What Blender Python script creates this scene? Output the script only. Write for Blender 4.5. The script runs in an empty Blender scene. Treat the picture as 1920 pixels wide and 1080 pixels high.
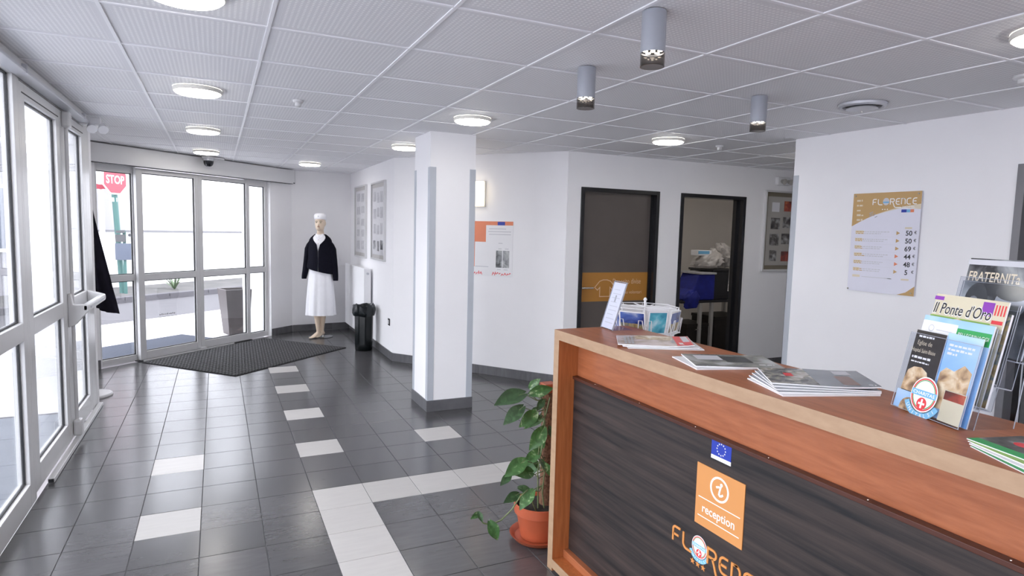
import bpy, bmesh, math, random
from mathutils import Vector, Matrix, noise as mnoise
random.seed(7)
scene = bpy.context.scene
COL = scene.collection

# ---------------------------------------------------------------- camera
YAW, PITCH, ROLL, FPX, CAMZ = 0.44295196, 0.09049379, 0.0252062, 1169.8044, 1.5965978
def cam_axes():
    cy, sy = math.cos(YAW), math.sin(YAW)
    r = Vector((cy, -sy, 0)); f0 = Vector((sy, cy, 0)); u0 = Vector((0, 0, 1))
    f = f0*math.cos(PITCH) - u0*math.sin(PITCH)
    u = u0*math.cos(PITCH) + f0*math.sin(PITCH)
    c, s = math.cos(ROLL), math.sin(ROLL)
    return r*c + u*s, u*c - r*s, f
CR, CU, CF = cam_axes()
cd = bpy.data.cameras.new('camera')
cd.sensor_width = 36.0
cd.lens = 36.0*FPX/1920.0
cd.clip_start = 0.05
cd.clip_end = 400
cam = bpy.data.objects.new('camera', cd)
cam.matrix_world = Matrix(((CR.x, CU.x, -CF.x, 0), (CR.y, CU.y, -CF.y, 0), (CR.z, CU.z, -CF.z, CAMZ), (0, 0, 0, 1)))
COL.objects.link(cam)
scene.camera = cam

# ---------------------------------------------------------------- sky, exposure
SKY = 6.7
w = bpy.data.worlds.new('overcast_sky')
scene.world = w
w.use_nodes = True
bg = w.node_tree.nodes['Background']
bg.inputs[0].default_value = (0.945, 0.935, 1.0, 1)
bg.inputs[1].default_value = SKY
vs = scene.view_settings
vs.view_transform = 'Standard'
vs.look = 'None'
vs.gamma = 1.0
vs.use_curve_mapping = False
vs.exposure = 0.0
try:
    scene.cycles.use_denoising = True
    scene.cycles.max_bounces = 10
    scene.cycles.diffuse_bounces = 6
    scene.cycles.glossy_bounces = 4
    scene.cycles.transparent_max_bounces = 16
    scene.cycles.sample_clamp_indirect = 8.0
except Exception:
    pass
LAMP = 27.0        # radiance of the round ceiling lamps
H = 2.422          # ceiling height

# ---------------------------------------------------------------- materials
MATS = {}
def new_mat(name):
    m = bpy.data.materials.new(name); m.use_nodes = True
    nt = m.node_tree
    MATS[name] = m
    return m, nt, nt.nodes['Principled BSDF']
def N(nt, t, **kw):
    n = nt.nodes.new(t)
    for k, v in kw.items():
        if k == 'op': n.operation = v
        elif k.startswith('i'): n.inputs[int(k[1:])].default_value = v
        else: setattr(n, k, v)
    return n
def ln(nt, a, ao, b, bi): nt.links.new(a.outputs[ao], b.inputs[bi])
def c3(c, k=1.0): return (min(1, c[0]*k), min(1, c[1]*k), min(1, c[2]*k), 1)
def pm(name, col, rough=0.5, var=0.06, scale=12.0, metal=0.0, bump=0.0, spec=0.5, stretch=None, emit=None, estr=0.0, per=0.0):
    """a procedural material: noise-modulated colour, optional bump"""
    m, nt, p = new_mat(name)
    tc = N(nt, 'ShaderNodeTexCoord')
    src = tc
    if stretch:
        mp = N(nt, 'ShaderNodeMapping'); mp.inputs['Scale'].default_value = stretch
        ln(nt, tc, 'Object', mp, 0); src = mp
    nz = N(nt, 'ShaderNodeTexNoise'); nz.inputs['Scale'].default_value = scale; nz.inputs['Detail'].default_value = 4
    if stretch: ln(nt, src, 0, nz, 'Vector')
    else: ln(nt, tc, 'Object', nz, 'Vector')
    rp = N(nt, 'ShaderNodeValToRGB')
    rp.color_ramp.elements[0].position = 0.3; rp.color_ramp.elements[0].color = c3(col, 1-var)
    rp.color_ramp.elements[1].position = 0.7; rp.color_ramp.elements[1].color = c3(col, 1+var)
    ln(nt, nz, 'Fac', rp, 'Fac')
    out = rp
    if per:
        oi = N(nt, 'ShaderNodeObjectInfo')
        mr = N(nt, 'ShaderNodeMapRange'); mr.inputs['To Min'].default_value = 1-per; mr.inputs['To Max'].default_value = 1+per
        ln(nt, oi, 'Random', mr, 'Value')
        hs = N(nt, 'ShaderNodeHueSaturation'); ln(nt, rp, 'Color', hs, 'Color'); ln(nt, mr, 'Result', hs, 'Value')
        out = hs
    ln(nt, out, 'Color', p, 'Base Color')
    p.inputs['Roughness'].default_value = rough
    p.inputs['Metallic'].default_value = metal
    p.inputs['Specular IOR Level'].default_value = spec
    if bump:
        b = N(nt, 'ShaderNodeBump'); b.inputs['Strength'].default_value = bump; b.inputs['Distance'].default_value = 0.01
        ln(nt, nz, 'Fac', b, 'Height'); ln(nt, b, 'Normal', p, 'Normal')
    if emit:
        p.inputs['Emission Color'].default_value = c3(emit); p.inputs['Emission Strength'].default_value = estr
    return m
def glassy(name, tint, refl=1.0, ior=1.5, rough=0.0):
    m, nt, p = new_mat(name); nt.nodes.remove(p)
    out = nt.nodes['Material Output']
    tr = N(nt, 'ShaderNodeBsdfTransparent'); tr.inputs[0].default_value = c3(tint)
    gl = N(nt, 'ShaderNodeBsdfGlossy'); gl.inputs['Roughness'].default_value = rough
    # Schlick reflectance of a thin sheet, the same from both sides
    f0 = ((ior-1)/(ior+1))**2
    lw = N(nt, 'ShaderNodeLayerWeight'); lw.inputs['Blend'].default_value = 0.5
    pw = N(nt, 'ShaderNodeMath', op='POWER'); pw.inputs[1].default_value = 5.0
    fr = N(nt, 'ShaderNodeMapRange'); fr.inputs['To Min'].default_value = f0; fr.inputs['To Max'].default_value = 1.0
    nt.links.new(lw.outputs['Facing'], pw.inputs[0]); ln(nt, pw, 0, fr, 'Value')
    ml = N(nt, 'ShaderNodeMath', op='MULTIPLY'); ml.inputs[1].default_value = refl; ml.use_clamp = True
    mx = N(nt, 'ShaderNodeMixShader')
    ln(nt, fr, 0, ml, 0); ln(nt, ml, 0, mx, 0); ln(nt, tr, 0, mx, 1); ln(nt, gl, 0, mx, 2); ln(nt, mx, 0, out, 0)
    return m
def ramp_mat(name, stops, scale=6.0, rough=0.35, stretch=(1, 1, 1), detail=5, dist=0.6, rnd=True):
    """multi-colour procedural picture (photographic print seen from afar)"""
    m, nt, p = new_mat(name)
    tc = N(nt, 'ShaderNodeTexCoord'); mp = N(nt, 'ShaderNodeMapping'); mp.inputs['Scale'].default_value = stretch
    ln(nt, tc, 'Object', mp, 0)
    nz = N(nt, 'ShaderNodeTexNoise'); nz.noise_dimensions = '4D'
    nz.inputs['Scale'].default_value = scale; nz.inputs['Detail'].default_value = detail; nz.inputs['Distortion'].default_value = dist
    ln(nt, mp, 0, nz, 'Vector')
    if rnd:
        oi = N(nt, 'ShaderNodeObjectInfo'); mu = N(nt, 'ShaderNodeMath', op='MULTIPLY'); mu.inputs[1].default_value = 37.0
        ln(nt, oi, 'Random', mu, 0); ln(nt, mu, 0, nz, 'W')
    rp = N(nt, 'ShaderNodeValToRGB'); cr = rp.color_ramp
    while len(cr.elements) < len(stops): cr.elements.new(0.5)
    for e, (pos, c) in zip(cr.elements, stops): e.position = pos; e.color = c3(c)
    ln(nt, nz, 'Fac', rp, 'Fac'); ln(nt, rp, 'Color', p, 'Base Color')
    p.inputs['Roughness'].default_value = rough
    return m
def wood(name, c0, c1, stretch, scale=9.0, rough=0.35, spec=0.5):
    m, nt, p = new_mat(name)
    tc = N(nt, 'ShaderNodeTexCoord'); mp = N(nt, 'ShaderNodeMapping'); mp.inputs['Scale'].default_value = stretch
    geo = N(nt, 'ShaderNodeNewGeometry')
    ln(nt, geo, 'Position', mp, 0)
    n1 = N(nt, 'ShaderNodeTexNoise'); n1.inputs['Scale'].default_value = scale; n1.inputs['Detail'].default_value = 6; n1.inputs['Distortion'].default_value = 0.3; n1.inputs['Roughness'].default_value = 0.62
    ln(nt, mp, 0, n1, 'Vector')
    rp = N(nt, 'ShaderNodeValToRGB'); rp.color_ramp.elements[0].position = 0.32; rp.color_ramp.elements[0].color = c3(c0)
    rp.color_ramp.elements[1].position = 0.68; rp.color_ramp.elements[1].color = c3(c1)
    ln(nt, n1, 'Fac', rp, 'Fac'); ln(nt, rp, 'Color', p, 'Base Color')
    p.inputs['Roughness'].default_value = rough; p.inputs['Specular IOR Level'].default_value = spec
    b = N(nt, 'ShaderNodeBump'); b.inputs['Strength'].default_value = 0.05; b.inputs['Distance'].default_value = 0.002
    ln(nt, n1, 'Fac', b, 'Height'); ln(nt, b, 'Normal', p, 'Normal')
    return m

WHITE = (0.89, 0.885, 0.905)
plaster = pm('plaster', WHITE, 0.75, 0.012, 3, bump=0.03)
plaster_out = pm('outdoor_render', (0.85, 0.85, 0.86), 0.85, 0.02, 4)
white_metal = pm('white_aluminium', (0.64, 0.64, 0.65), 0.32, 0.01, 6)
grey_metal = pm('grey_aluminium', (0.55, 0.56, 0.60), 0.35, 0.02, 8, metal=0.3)
header_mat = pm('header_aluminium', (0.72, 0.72, 0.73), 0.38, 0.01, 6)
guard_mat = pm('corner_guard_grey', (0.48, 0.51, 0.56), 0.5, 0.02, 9)
gasket = pm('black_rubber', (0.012, 0.013, 0.016), 0.5, 0.1, 20)
black_lacq = pm('black_lacquer', (0.012, 0.012, 0.015), 0.22, 0.1, 8)
black_plastic = pm('black_plastic', (0.02, 0.02, 0.024), 0.3, 0.1, 10)
dark_void = pm('dark_glass', (0.010, 0.011, 0.014), 0.1, 0.05, 3)
glass = glassy('door_glass', (0.955, 0.975, 0.98), 1.1)
acrylic = glassy('clear_acrylic', (0.945, 0.955, 0.97), 0.40, 1.5, 0.09)
acrylic_edge = pm('acrylic_edge', (0.42, 0.44, 0.50), 0.15, 0.05, 30)
smoke_glass = glassy('smoked_glass_ring', (0.62, 0.60, 0.58), 1.0)
def streaked_tile(name, c0, c1, rough, spec):
    m, nt, p = new_mat(name)
    oi = N(nt, 'ShaderNodeObjectInfo')
    tc = N(nt, 'ShaderNodeTexCoord')
    mp = N(nt, 'ShaderNodeMapping'); mp.inputs['Scale'].default_value = (2.2, 13, 2)
    ad = N(nt, 'ShaderNodeVectorMath', op='ADD')
    cb = N(nt, 'ShaderNodeCombineXYZ'); mu = N(nt, 'ShaderNodeMath', op='MULTIPLY'); mu.inputs[1].default_value = 61.0
    ln(nt, oi, 'Random', mu, 0); ln(nt, mu, 0, cb, 0); ln(nt, mu, 0, cb, 1)
    ln(nt, tc, 'Object', ad, 0); ln(nt, cb, 0, ad, 1); ln(nt, ad, 0, mp, 0)
    nz = N(nt, 'ShaderNodeTexNoise'); nz.inputs['Scale'].default_value = 2.4; nz.inputs['Detail'].default_value = 7; nz.inputs['Roughness'].default_value = 0.62
    ln(nt, mp, 0, nz, 'Vector')
    rp = N(nt, 'ShaderNodeValToRGB'); rp.color_ramp.elements[0].position = 0.3; rp.color_ramp.elements[0].color = c3(c0)
    rp.color_ramp.elements[1].position = 0.72; rp.color_ramp.elements[1].color = c3(c1)
    ln(nt, nz, 'Fac', rp, 'Fac')
    mr = N(nt, 'ShaderNodeMapRange'); mr.inputs['To Min'].default_value = 0.88; mr.inputs['To Max'].default_value = 1.12
    ln(nt, oi, 'Random', mr, 'Value')
    hs = N(nt, 'ShaderNodeHueSaturation'); ln(nt, rp, 'Color', hs, 'Color'); ln(nt, mr, 'Result', hs, 'Value')
    ln(nt, hs, 'Color', p, 'Base Color')
    rr = N(nt, 'ShaderNodeMapRange'); rr.inputs['To Min'].default_value = rough*0.97; rr.inputs['To Max'].default_value = rough*1.03
    ln(nt, nz, 'Fac', rr, 'Value'); ln(nt, rr, 'Result', p, 'Roughness')
    p.inputs['Specular IOR Level'].default_value = spec
    return m
tile_dark = streaked_tile('anthracite_tile', (0.051, 0.050, 0.054), (0.070, 0.069, 0.073), 0.22, 0.95)
tile_light = streaked_tile('cream_tile', (0.44, 0.425, 0.415), (0.48, 0.465, 0.45), 0.38, 0.35)
skirt_mat = streaked_tile('skirting_tile_grey', (0.10, 0.10, 0.108), (0.16, 0.16, 0.17), 0.35, 0.5)
grout = pm('grout', (0.075, 0.075, 0.08), 0.9, 0.1, 40)
def perforated(name):
    m, nt, p = new_mat(name)
    geo = N(nt, 'ShaderNodeNewGeometry')
    # grid cell coordinates of the perforation: 30 dots per 605 mm panel, plain border near the panel edges
    mp = N(nt, 'ShaderNodeMapping'); mp.vector_type = 'POINT'
    mp.inputs['Location'].default_value = (0.39375, -2.87626, 0); mp.inputs['Scale'].default_value = (1, 1, 1)
    ln(nt, geo, 'Position', mp, 0)
    sx = N(nt, 'ShaderNodeSeparateXYZ'); ln(nt, mp, 0, sx, 0)
    def axis(o):
        a = N(nt, 'ShaderNodeMath', op='DIVIDE'); a.inputs[1].default_value = 0.60499; ln(nt, sx, o, a, 0)
        f = N(nt, 'ShaderNodeMath', op='FRACT'); ln(nt, a, 0, f, 0)          # 0..1 in the panel
        c = N(nt, 'ShaderNodeMath', op='SUBTRACT'); c.inputs[1].default_value = 0.5; ln(nt, f, 0, c, 0)
        ab = N(nt, 'ShaderNodeMath', op='ABSOLUTE'); ln(nt, c, 0, ab, 0)
        lt = N(nt, 'ShaderNodeMath', op='LESS_THAN'); lt.inputs[1].default_value = 0.445; ln(nt, ab, 0, lt, 0)
        k = N(nt, 'ShaderNodeMath', op='MULTIPLY'); k.inputs[1].default_value = 30.0; ln(nt, f, 0, k, 0)
        kf = N(nt, 'ShaderNodeMath', op='FRACT'); ln(nt, k, 0, kf, 0)
        kc = N(nt, 'ShaderNodeMath', op='SUBTRACT'); kc.inputs[1].default_value = 0.5; ln(nt, kf, 0, kc, 0)
        sq = N(nt, 'ShaderNodeMath', op='MULTIPLY'); ln(nt, kc, 0, sq, 0); ln(nt, kc, 0, sq, 1)
        return sq, lt
    qx, lx = axis(0); qy, ly = axis(1)
    s = N(nt, 'ShaderNodeMath', op='ADD'); ln(nt, qx, 0, s, 0); ln(nt, qy, 0, s, 1)
    d = N(nt, 'ShaderNodeMapRange'); d.inputs['From Min'].default_value = 0.045; d.inputs['From Max'].default_value = 0.115
    d.inputs['To Min'].default_value = 1; d.inputs['To Max'].default_value = 0; ln(nt, s, 0, d, 'Value')
    m1 = N(nt, 'ShaderNodeMath', op='MULTIPLY'); ln(nt, d, 'Result', m1, 0); ln(nt, lx, 0, m1, 1)
    m2 = N(nt, 'ShaderNodeMath', op='MULTIPLY'); ln(nt, m1, 0, m2, 0); ln(nt, ly, 0, m2, 1)
    mx = N(nt, 'ShaderNodeMix', data_type='RGBA')
    mx.inputs['A'].default_value = (0.76, 0.76, 0.785, 1); mx.inputs['B'].default_value = (0.94, 0.94, 0.955, 1)
    nt.links.new(m2.outputs[0], mx.inputs['Factor']); nt.links.new(mx.outputs['Result'], p.inputs['Base Color'])
    b = N(nt, 'ShaderNodeBump'); b.inputs['Strength'].default_value = 0.25; b.inputs['Distance'].default_value = 0.002
    ln(nt, m2, 0, b, 'Height'); ln(nt, b, 'Normal', p, 'Normal')
    p.inputs['Roughness'].default_value = 0.6
    return m
ceil_mat = perforated('perforated_ceiling_panel')
ceil_bar = pm('white_tee_bar', (0.86, 0.86, 0.89), 0.35, 0.01, 5)
wood_top = wood('cherry_top', (0.30, 0.095, 0.034), (0.43, 0.145, 0.058), (10, 1.0, 10), 5, 0.34, 0.16)
wood_fas = wood('cherry_fascia', (0.27, 0.082, 0.032), (0.38, 0.128, 0.055), (10, 1.1, 12), 5, 0.3)
wood_side = wood('cherry_side', (0.30, 0.085, 0.025), (0.44, 0.14, 0.045), (14, 10, 1.0), 5, 0.3)
wood_edge = wood('pale_oak_edge', (0.34, 0.215, 0.130), (0.40, 0.265, 0.165), (12, 2, 6), 6, 0.45)
wenge = wood('dark_wenge_laminate', (0.008, 0.0085, 0.0105), (0.052, 0.038, 0.034), (15, 0.6, 18), 2.6, 0.45, 0.35)
wenge_edge = pm('wenge_edge', (0.060, 0.014, 0.006), 0.4, 0.15, 12)
orange = pm('orange_print', (0.60, 0.265, 0.085), 0.45, 0.01, 5)
orange_letter = pm('orange_lettering', (0.62, 0.255, 0.07), 0.4, 0.01, 5)
ink_white = pm('white_print', (0.88, 0.88, 0.88), 0.45, 0.01, 5)
ink_black = pm('black_print', (0.02, 0.02, 0.025), 0.5, 0.05, 5)
ink_blue = pm('flag_blue_print', (0.015, 0.04, 0.36), 0.45, 0.02, 5)
ink_lblue = pm('light_blue_print', (0.18, 0.46, 0.72), 0.45, 0.03, 5)
ink_sky = ramp_mat('sky_print', [(0.3, (0.18, 0.42, 0.80)), (0.55, (0.40, 0.62, 0.90)), (0.75, (0.78, 0.86, 0.95))], 5, 0.35, (1, 1, 1), 2)
ink_red = pm('red_print', (0.70, 0.05, 0.06), 0.45, 0.03, 5)
ink_green = pm('green_print', (0.04, 0.36, 0.10), 0.45, 0.03, 5)
ink_lgreen = pm('light_green_print', (0.30, 0.50, 0.12), 0.45, 0.05, 9)
ink_purple = pm('purple_print', (0.26, 0.05, 0.42), 0.45, 0.03, 5)
ink_beige = pm('beige_print', (0.66, 0.60, 0.44), 0.5, 0.05, 9)
ink_tan = pm('tan_print', (0.52, 0.33, 0.13), 0.45, 0.03, 5)
ink_ltan = pm('light_tan_print', (0.70, 0.62, 0.48), 0.5, 0.03, 5)
ink_grey = pm('grey_print', (0.36, 0.36, 0.38), 0.5, 0.03, 5)
ink_lgrey = pm('light_grey_print', (0.58, 0.58, 0.62), 0.5, 0.03, 5)
ink_salmon = pm('salmon_print', (0.78, 0.25, 0.13), 0.5, 0.04, 4)
paper = pm('white_paper', (0.84, 0.84, 0.86), 0.6, 0.01, 6)
paper_lav = pm('lavender_paper', (0.74, 0.74, 0.84), 0.5, 0.02, 6)
photo_bw = ramp_mat('black_white_photo', [(0.36, (0.02, 0.02, 0.025)), (0.5, (0.25, 0.26, 0.27)), (0.68, (0.75, 0.76, 0.76))], 9)
photo_pale = ramp_mat('glare_pale_photo', [(0.36, (0.44, 0.44, 0.47)), (0.5, (0.58, 0.58, 0.61)), (0.7, (0.76, 0.76, 0.78))], 9)  # reflection on the picture glass is put into these pale colours
photo_mix = ramp_mat('dark_photo', [(0.34, (0.02, 0.02, 0.02)), (0.47, (0.10, 0.09, 0.08)), (0.6, (0.33, 0.33, 0.32)), (0.74, (0.62, 0.60, 0.58))], 14)
photo_red = ramp_mat('red_photo', [(0.38, (0.10, 0.015, 0.01)), (0.55, (0.42, 0.05, 0.02)), (0.72, (0.65, 0.22, 0.08))], 14)
cover_grey = ramp_mat('grey_cover_print', [(0.34, (0.03, 0.035, 0.035)), (0.46, (0.16, 0.17, 0.17)), (0.56, (0.30, 0.30, 0.27)), (0.70, (0.60, 0.62, 0.62))], 8, 0.22)
cover_crowd = ramp_mat('crowd_cover_print', [(0.36, (0.05, 0.05, 0.055)), (0.48, (0.20, 0.20, 0.19)), (0.56, (0.34, 0.32, 0.26)), (0.66, (0.66, 0.62, 0.60))], 26, 0.22)
cover_slate = ramp_mat('slate_cover_print', [(0.3, (0.16, 0.18, 0.21)), (0.7, (0.30, 0.32, 0.35))], 4, 0.22)
cover_pink = ramp_mat('pink_cover_print', [(0.34, (0.30, 0.20, 0.16)), (0.46, (0.55, 0.46, 0.40)), (0.56, (0.72, 0.60, 0.62)), (0.72, (0.80, 0.76, 0.78))], 9, 0.2)
cover_stone = ramp_mat('stone_print', [(0.34, (0.20, 0.10, 0.05)), (0.5, (0.66, 0.44, 0.24)), (0.66, (0.90, 0.76, 0.55))], 28, 0.3)
cover_land = ramp_mat('landscape_print', [(0.34, (0.16, 0.11, 0.06)), (0.48, (0.36, 0.28, 0.14)), (0.58, (0.10, 0.14, 0.16)), (0.7, (0.60, 0.50, 0.32))], 22, 0.25)
cover_sea = ramp_mat('sea_print', [(0.35, (0.03, 0.22, 0.34)), (0.55, (0.12, 0.46, 0.58)), (0.72, (0.62, 0.80, 0.84))], 14, 0.25)
cover_dusk = ramp_mat('dusk_print', [(0.35, (0.02, 0.03, 0.16)), (0.55, (0.08, 0.14, 0.42)), (0.72, (0.45, 0.50, 0.62))], 12, 0.25)
lamp_glow = pm('lamp_diffuser', (0.95, 0.93, 0.88), 0.4, 0.0, 5, emit=(1.0, 0.96, 0.90), estr=LAMP)
lamp_rim = pm('lamp_rim', (0.85, 0.83, 0.76), 0.35, 0.01, 5)
led_glow = pm('led_lens', (0.95, 0.95, 0.9), 0.3, 0.0, 5, emit=(1.0, 0.93, 0.84), estr=40.0)
terracotta = pm('terracotta_plastic', (0.40, 0.088, 0.038), 0.42, 0.06, 14)
soil = pm('dark_soil', (0.02, 0.016, 0.012), 0.95, 0.4, 60, bump=0.4)
moss = pm('coir_moss', (0.17, 0.085, 0.048), 0.95, 0.5, 90, bump=0.8)
vine = pm('vine_green', (0.16, 0.20, 0.09), 0.5, 0.2, 30)
def leaf_material(name, c, cpale):
    m, nt, p = new_mat(name)
    tc = N(nt, 'ShaderNodeTexCoord'); oi = N(nt, 'ShaderNodeObjectInfo')
    mu = N(nt, 'ShaderNodeMath', op='MULTIPLY'); mu.inputs[1].default_value = 53.0; ln(nt, oi, 'Random', mu, 0)
    nz = N(nt, 'ShaderNodeTexNoise'); nz.noise_dimensions = '4D'; nz.inputs['Scale'].default_value = 3.2; nz.inputs['Detail'].default_value = 5; nz.inputs['Distortion'].default_value = 1.2
    ln(nt, tc, 'Object', nz, 'Vector'); ln(nt, mu, 0, nz, 'W')
    rp = N(nt, 'ShaderNodeValToRGB'); e = rp.color_ramp.elements
    e[0].position = 0.40; e[0].color = c3(c, 0.75); e[1].position = 0.72; e[1].color = c3(cpale)
    k = e.new(0.58); k.color = c3(c, 1.25)
    ln(nt, nz, 'Fac', rp, 'Fac'); ln(nt, rp, 'Color', p, 'Base Color')
    p.inputs['Roughness'].default_value = 0.32
    return m
leaf_mat = leaf_material('pothos_leaf', (0.055, 0.135, 0.040), (0.42, 0.50, 0.30))
leaf_dark = leaf_material('pothos_leaf_dark', (0.040, 0.085, 0.035), (0.09, 0.16, 0.07))
mat_fabric = pm('ribbed_mat_grey', (0.016, 0.016, 0.018), 0.9, 0.25, 60, bump=0.3)
mat_rib = pm('ribbed_mat_rib', (0.115, 0.113, 0.12), 0.8, 0.2, 80)
mat_out = pm('outdoor_mat_blue_grey', (0.036, 0.043, 0.064), 0.95, 0.1, 30)
skin = pm('mannequin_skin', (0.72, 0.58, 0.45), 0.35, 0.03, 9)
white_cloth = pm('white_cotton', (0.84, 0.84, 0.88), 0.85, 0.02, 14, bump=0.05)
navy_knit = pm('navy_knit', (0.0045, 0.0045, 0.011), 0.95, 0.3, 60, bump=0.3, spec=0.2)
navy_flag = pm('navy_flag_cloth', (0.008, 0.007, 0.014), 0.9, 0.3, 20, spec=0.2)
bag_black = pm('black_bin_bag', (0.006, 0.009, 0.011), 0.2, 0.2, 12, bump=0.2, spec=0.4)
bin_black = pm('black_bin', (0.004, 0.006, 0.007), 0.25, 0.1, 10, spec=0.3)
asphalt = pm('asphalt', (0.086, 0.083, 0.091), 0.9, 0.08, 5, bump=0.1)
paving = pm('pale_concrete_paving', (0.62, 0.61, 0.63), 0.85, 0.04, 2)
verge_mat = pm('gravel_verge', (0.075, 0.072, 0.07), 0.95, 0.35, 3, bump=0.3)
kerb_mat = pm('kerb_concrete', (0.082, 0.078, 0.088), 0.9, 0.06, 6)
planter_mat = pm('taupe_planter', (0.075, 0.063, 0.062), 0.5, 0.04, 6)
sign_green = pm('green_signpost', (0.035, 0.11, 0.10), 0.5, 0.05, 6)
sign_red = pm('red_sign_face', (0.30, 0.028, 0.05), 0.5, 0.02, 6)
board_grey = pm('notice_board_grey', (0.055, 0.055, 0.06), 0.5, 0.1, 9)
board_blue = pm('notice_board_blue', (0.075, 0.09, 0.13), 0.5, 0.05, 9)
agave = pm('agave_leaf', (0.10, 0.15, 0.075), 0.6, 0.2, 6)
door_brown = pm('taupe_door_laminate', (0.105, 0.088, 0.080), 0.36, 0.04, 6)
door_band = pm('ochre_door_band', (0.42, 0.19, 0.035), 0.4, 0.03, 5)
door_ink = pm('pale_door_lettering', (0.72, 0.50, 0.34), 0.45, 0.02, 5)
chrome = pm('satin_chrome', (0.62, 0.60, 0.56), 0.25, 0.02, 8, metal=0.9)
wall_lamp_mat = pm('wall_lamp_glass', (0.9, 0.85, 0.72), 0.4, 0.0, 5, emit=(1.0, 0.86, 0.62), estr=2.2)
emer_mat = pm('emergency_lamp_plastic', (0.80, 0.80, 0.82), 0.25, 0.02, 8)
board_beige = pm('frame_mat_board', (0.60, 0.58, 0.55), 0.6, 0.03, 6)
board_olive = pm('frame_mat_olive', (0.20, 0.17, 0.115), 0.5, 0.05, 6)
blue_cloth = pm('royal_blue_cloth', (0.012, 0.02, 0.26), 0.7, 0.25, 9, bump=0.3)
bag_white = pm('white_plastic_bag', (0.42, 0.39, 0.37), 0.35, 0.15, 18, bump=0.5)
crate_mat = pm('dark_brown_crate', (0.016, 0.012, 0.010), 0.45, 0.2, 9)
wire_white = pm('white_wire', (0.86, 0.86, 0.88), 0.35, 0.01, 9)
clear_base = glassy('mannequin_glass_base', (0.78, 0.80, 0.82), 1.4)
frame_glass = glassy('picture_glass', (0.985, 0.985, 0.99), 0.6)
eye_dark = pm('painted_eye', (0.10, 0.10, 0.06), 0.3, 0.1, 40)
lip_mat = pm('painted_lip', (0.42, 0.24, 0.17), 0.4, 0.05, 40)
screw_mat = pm('steel_screw', (0.35, 0.32, 0.27), 0.3, 0.05, 30, metal=0.8)
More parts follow.
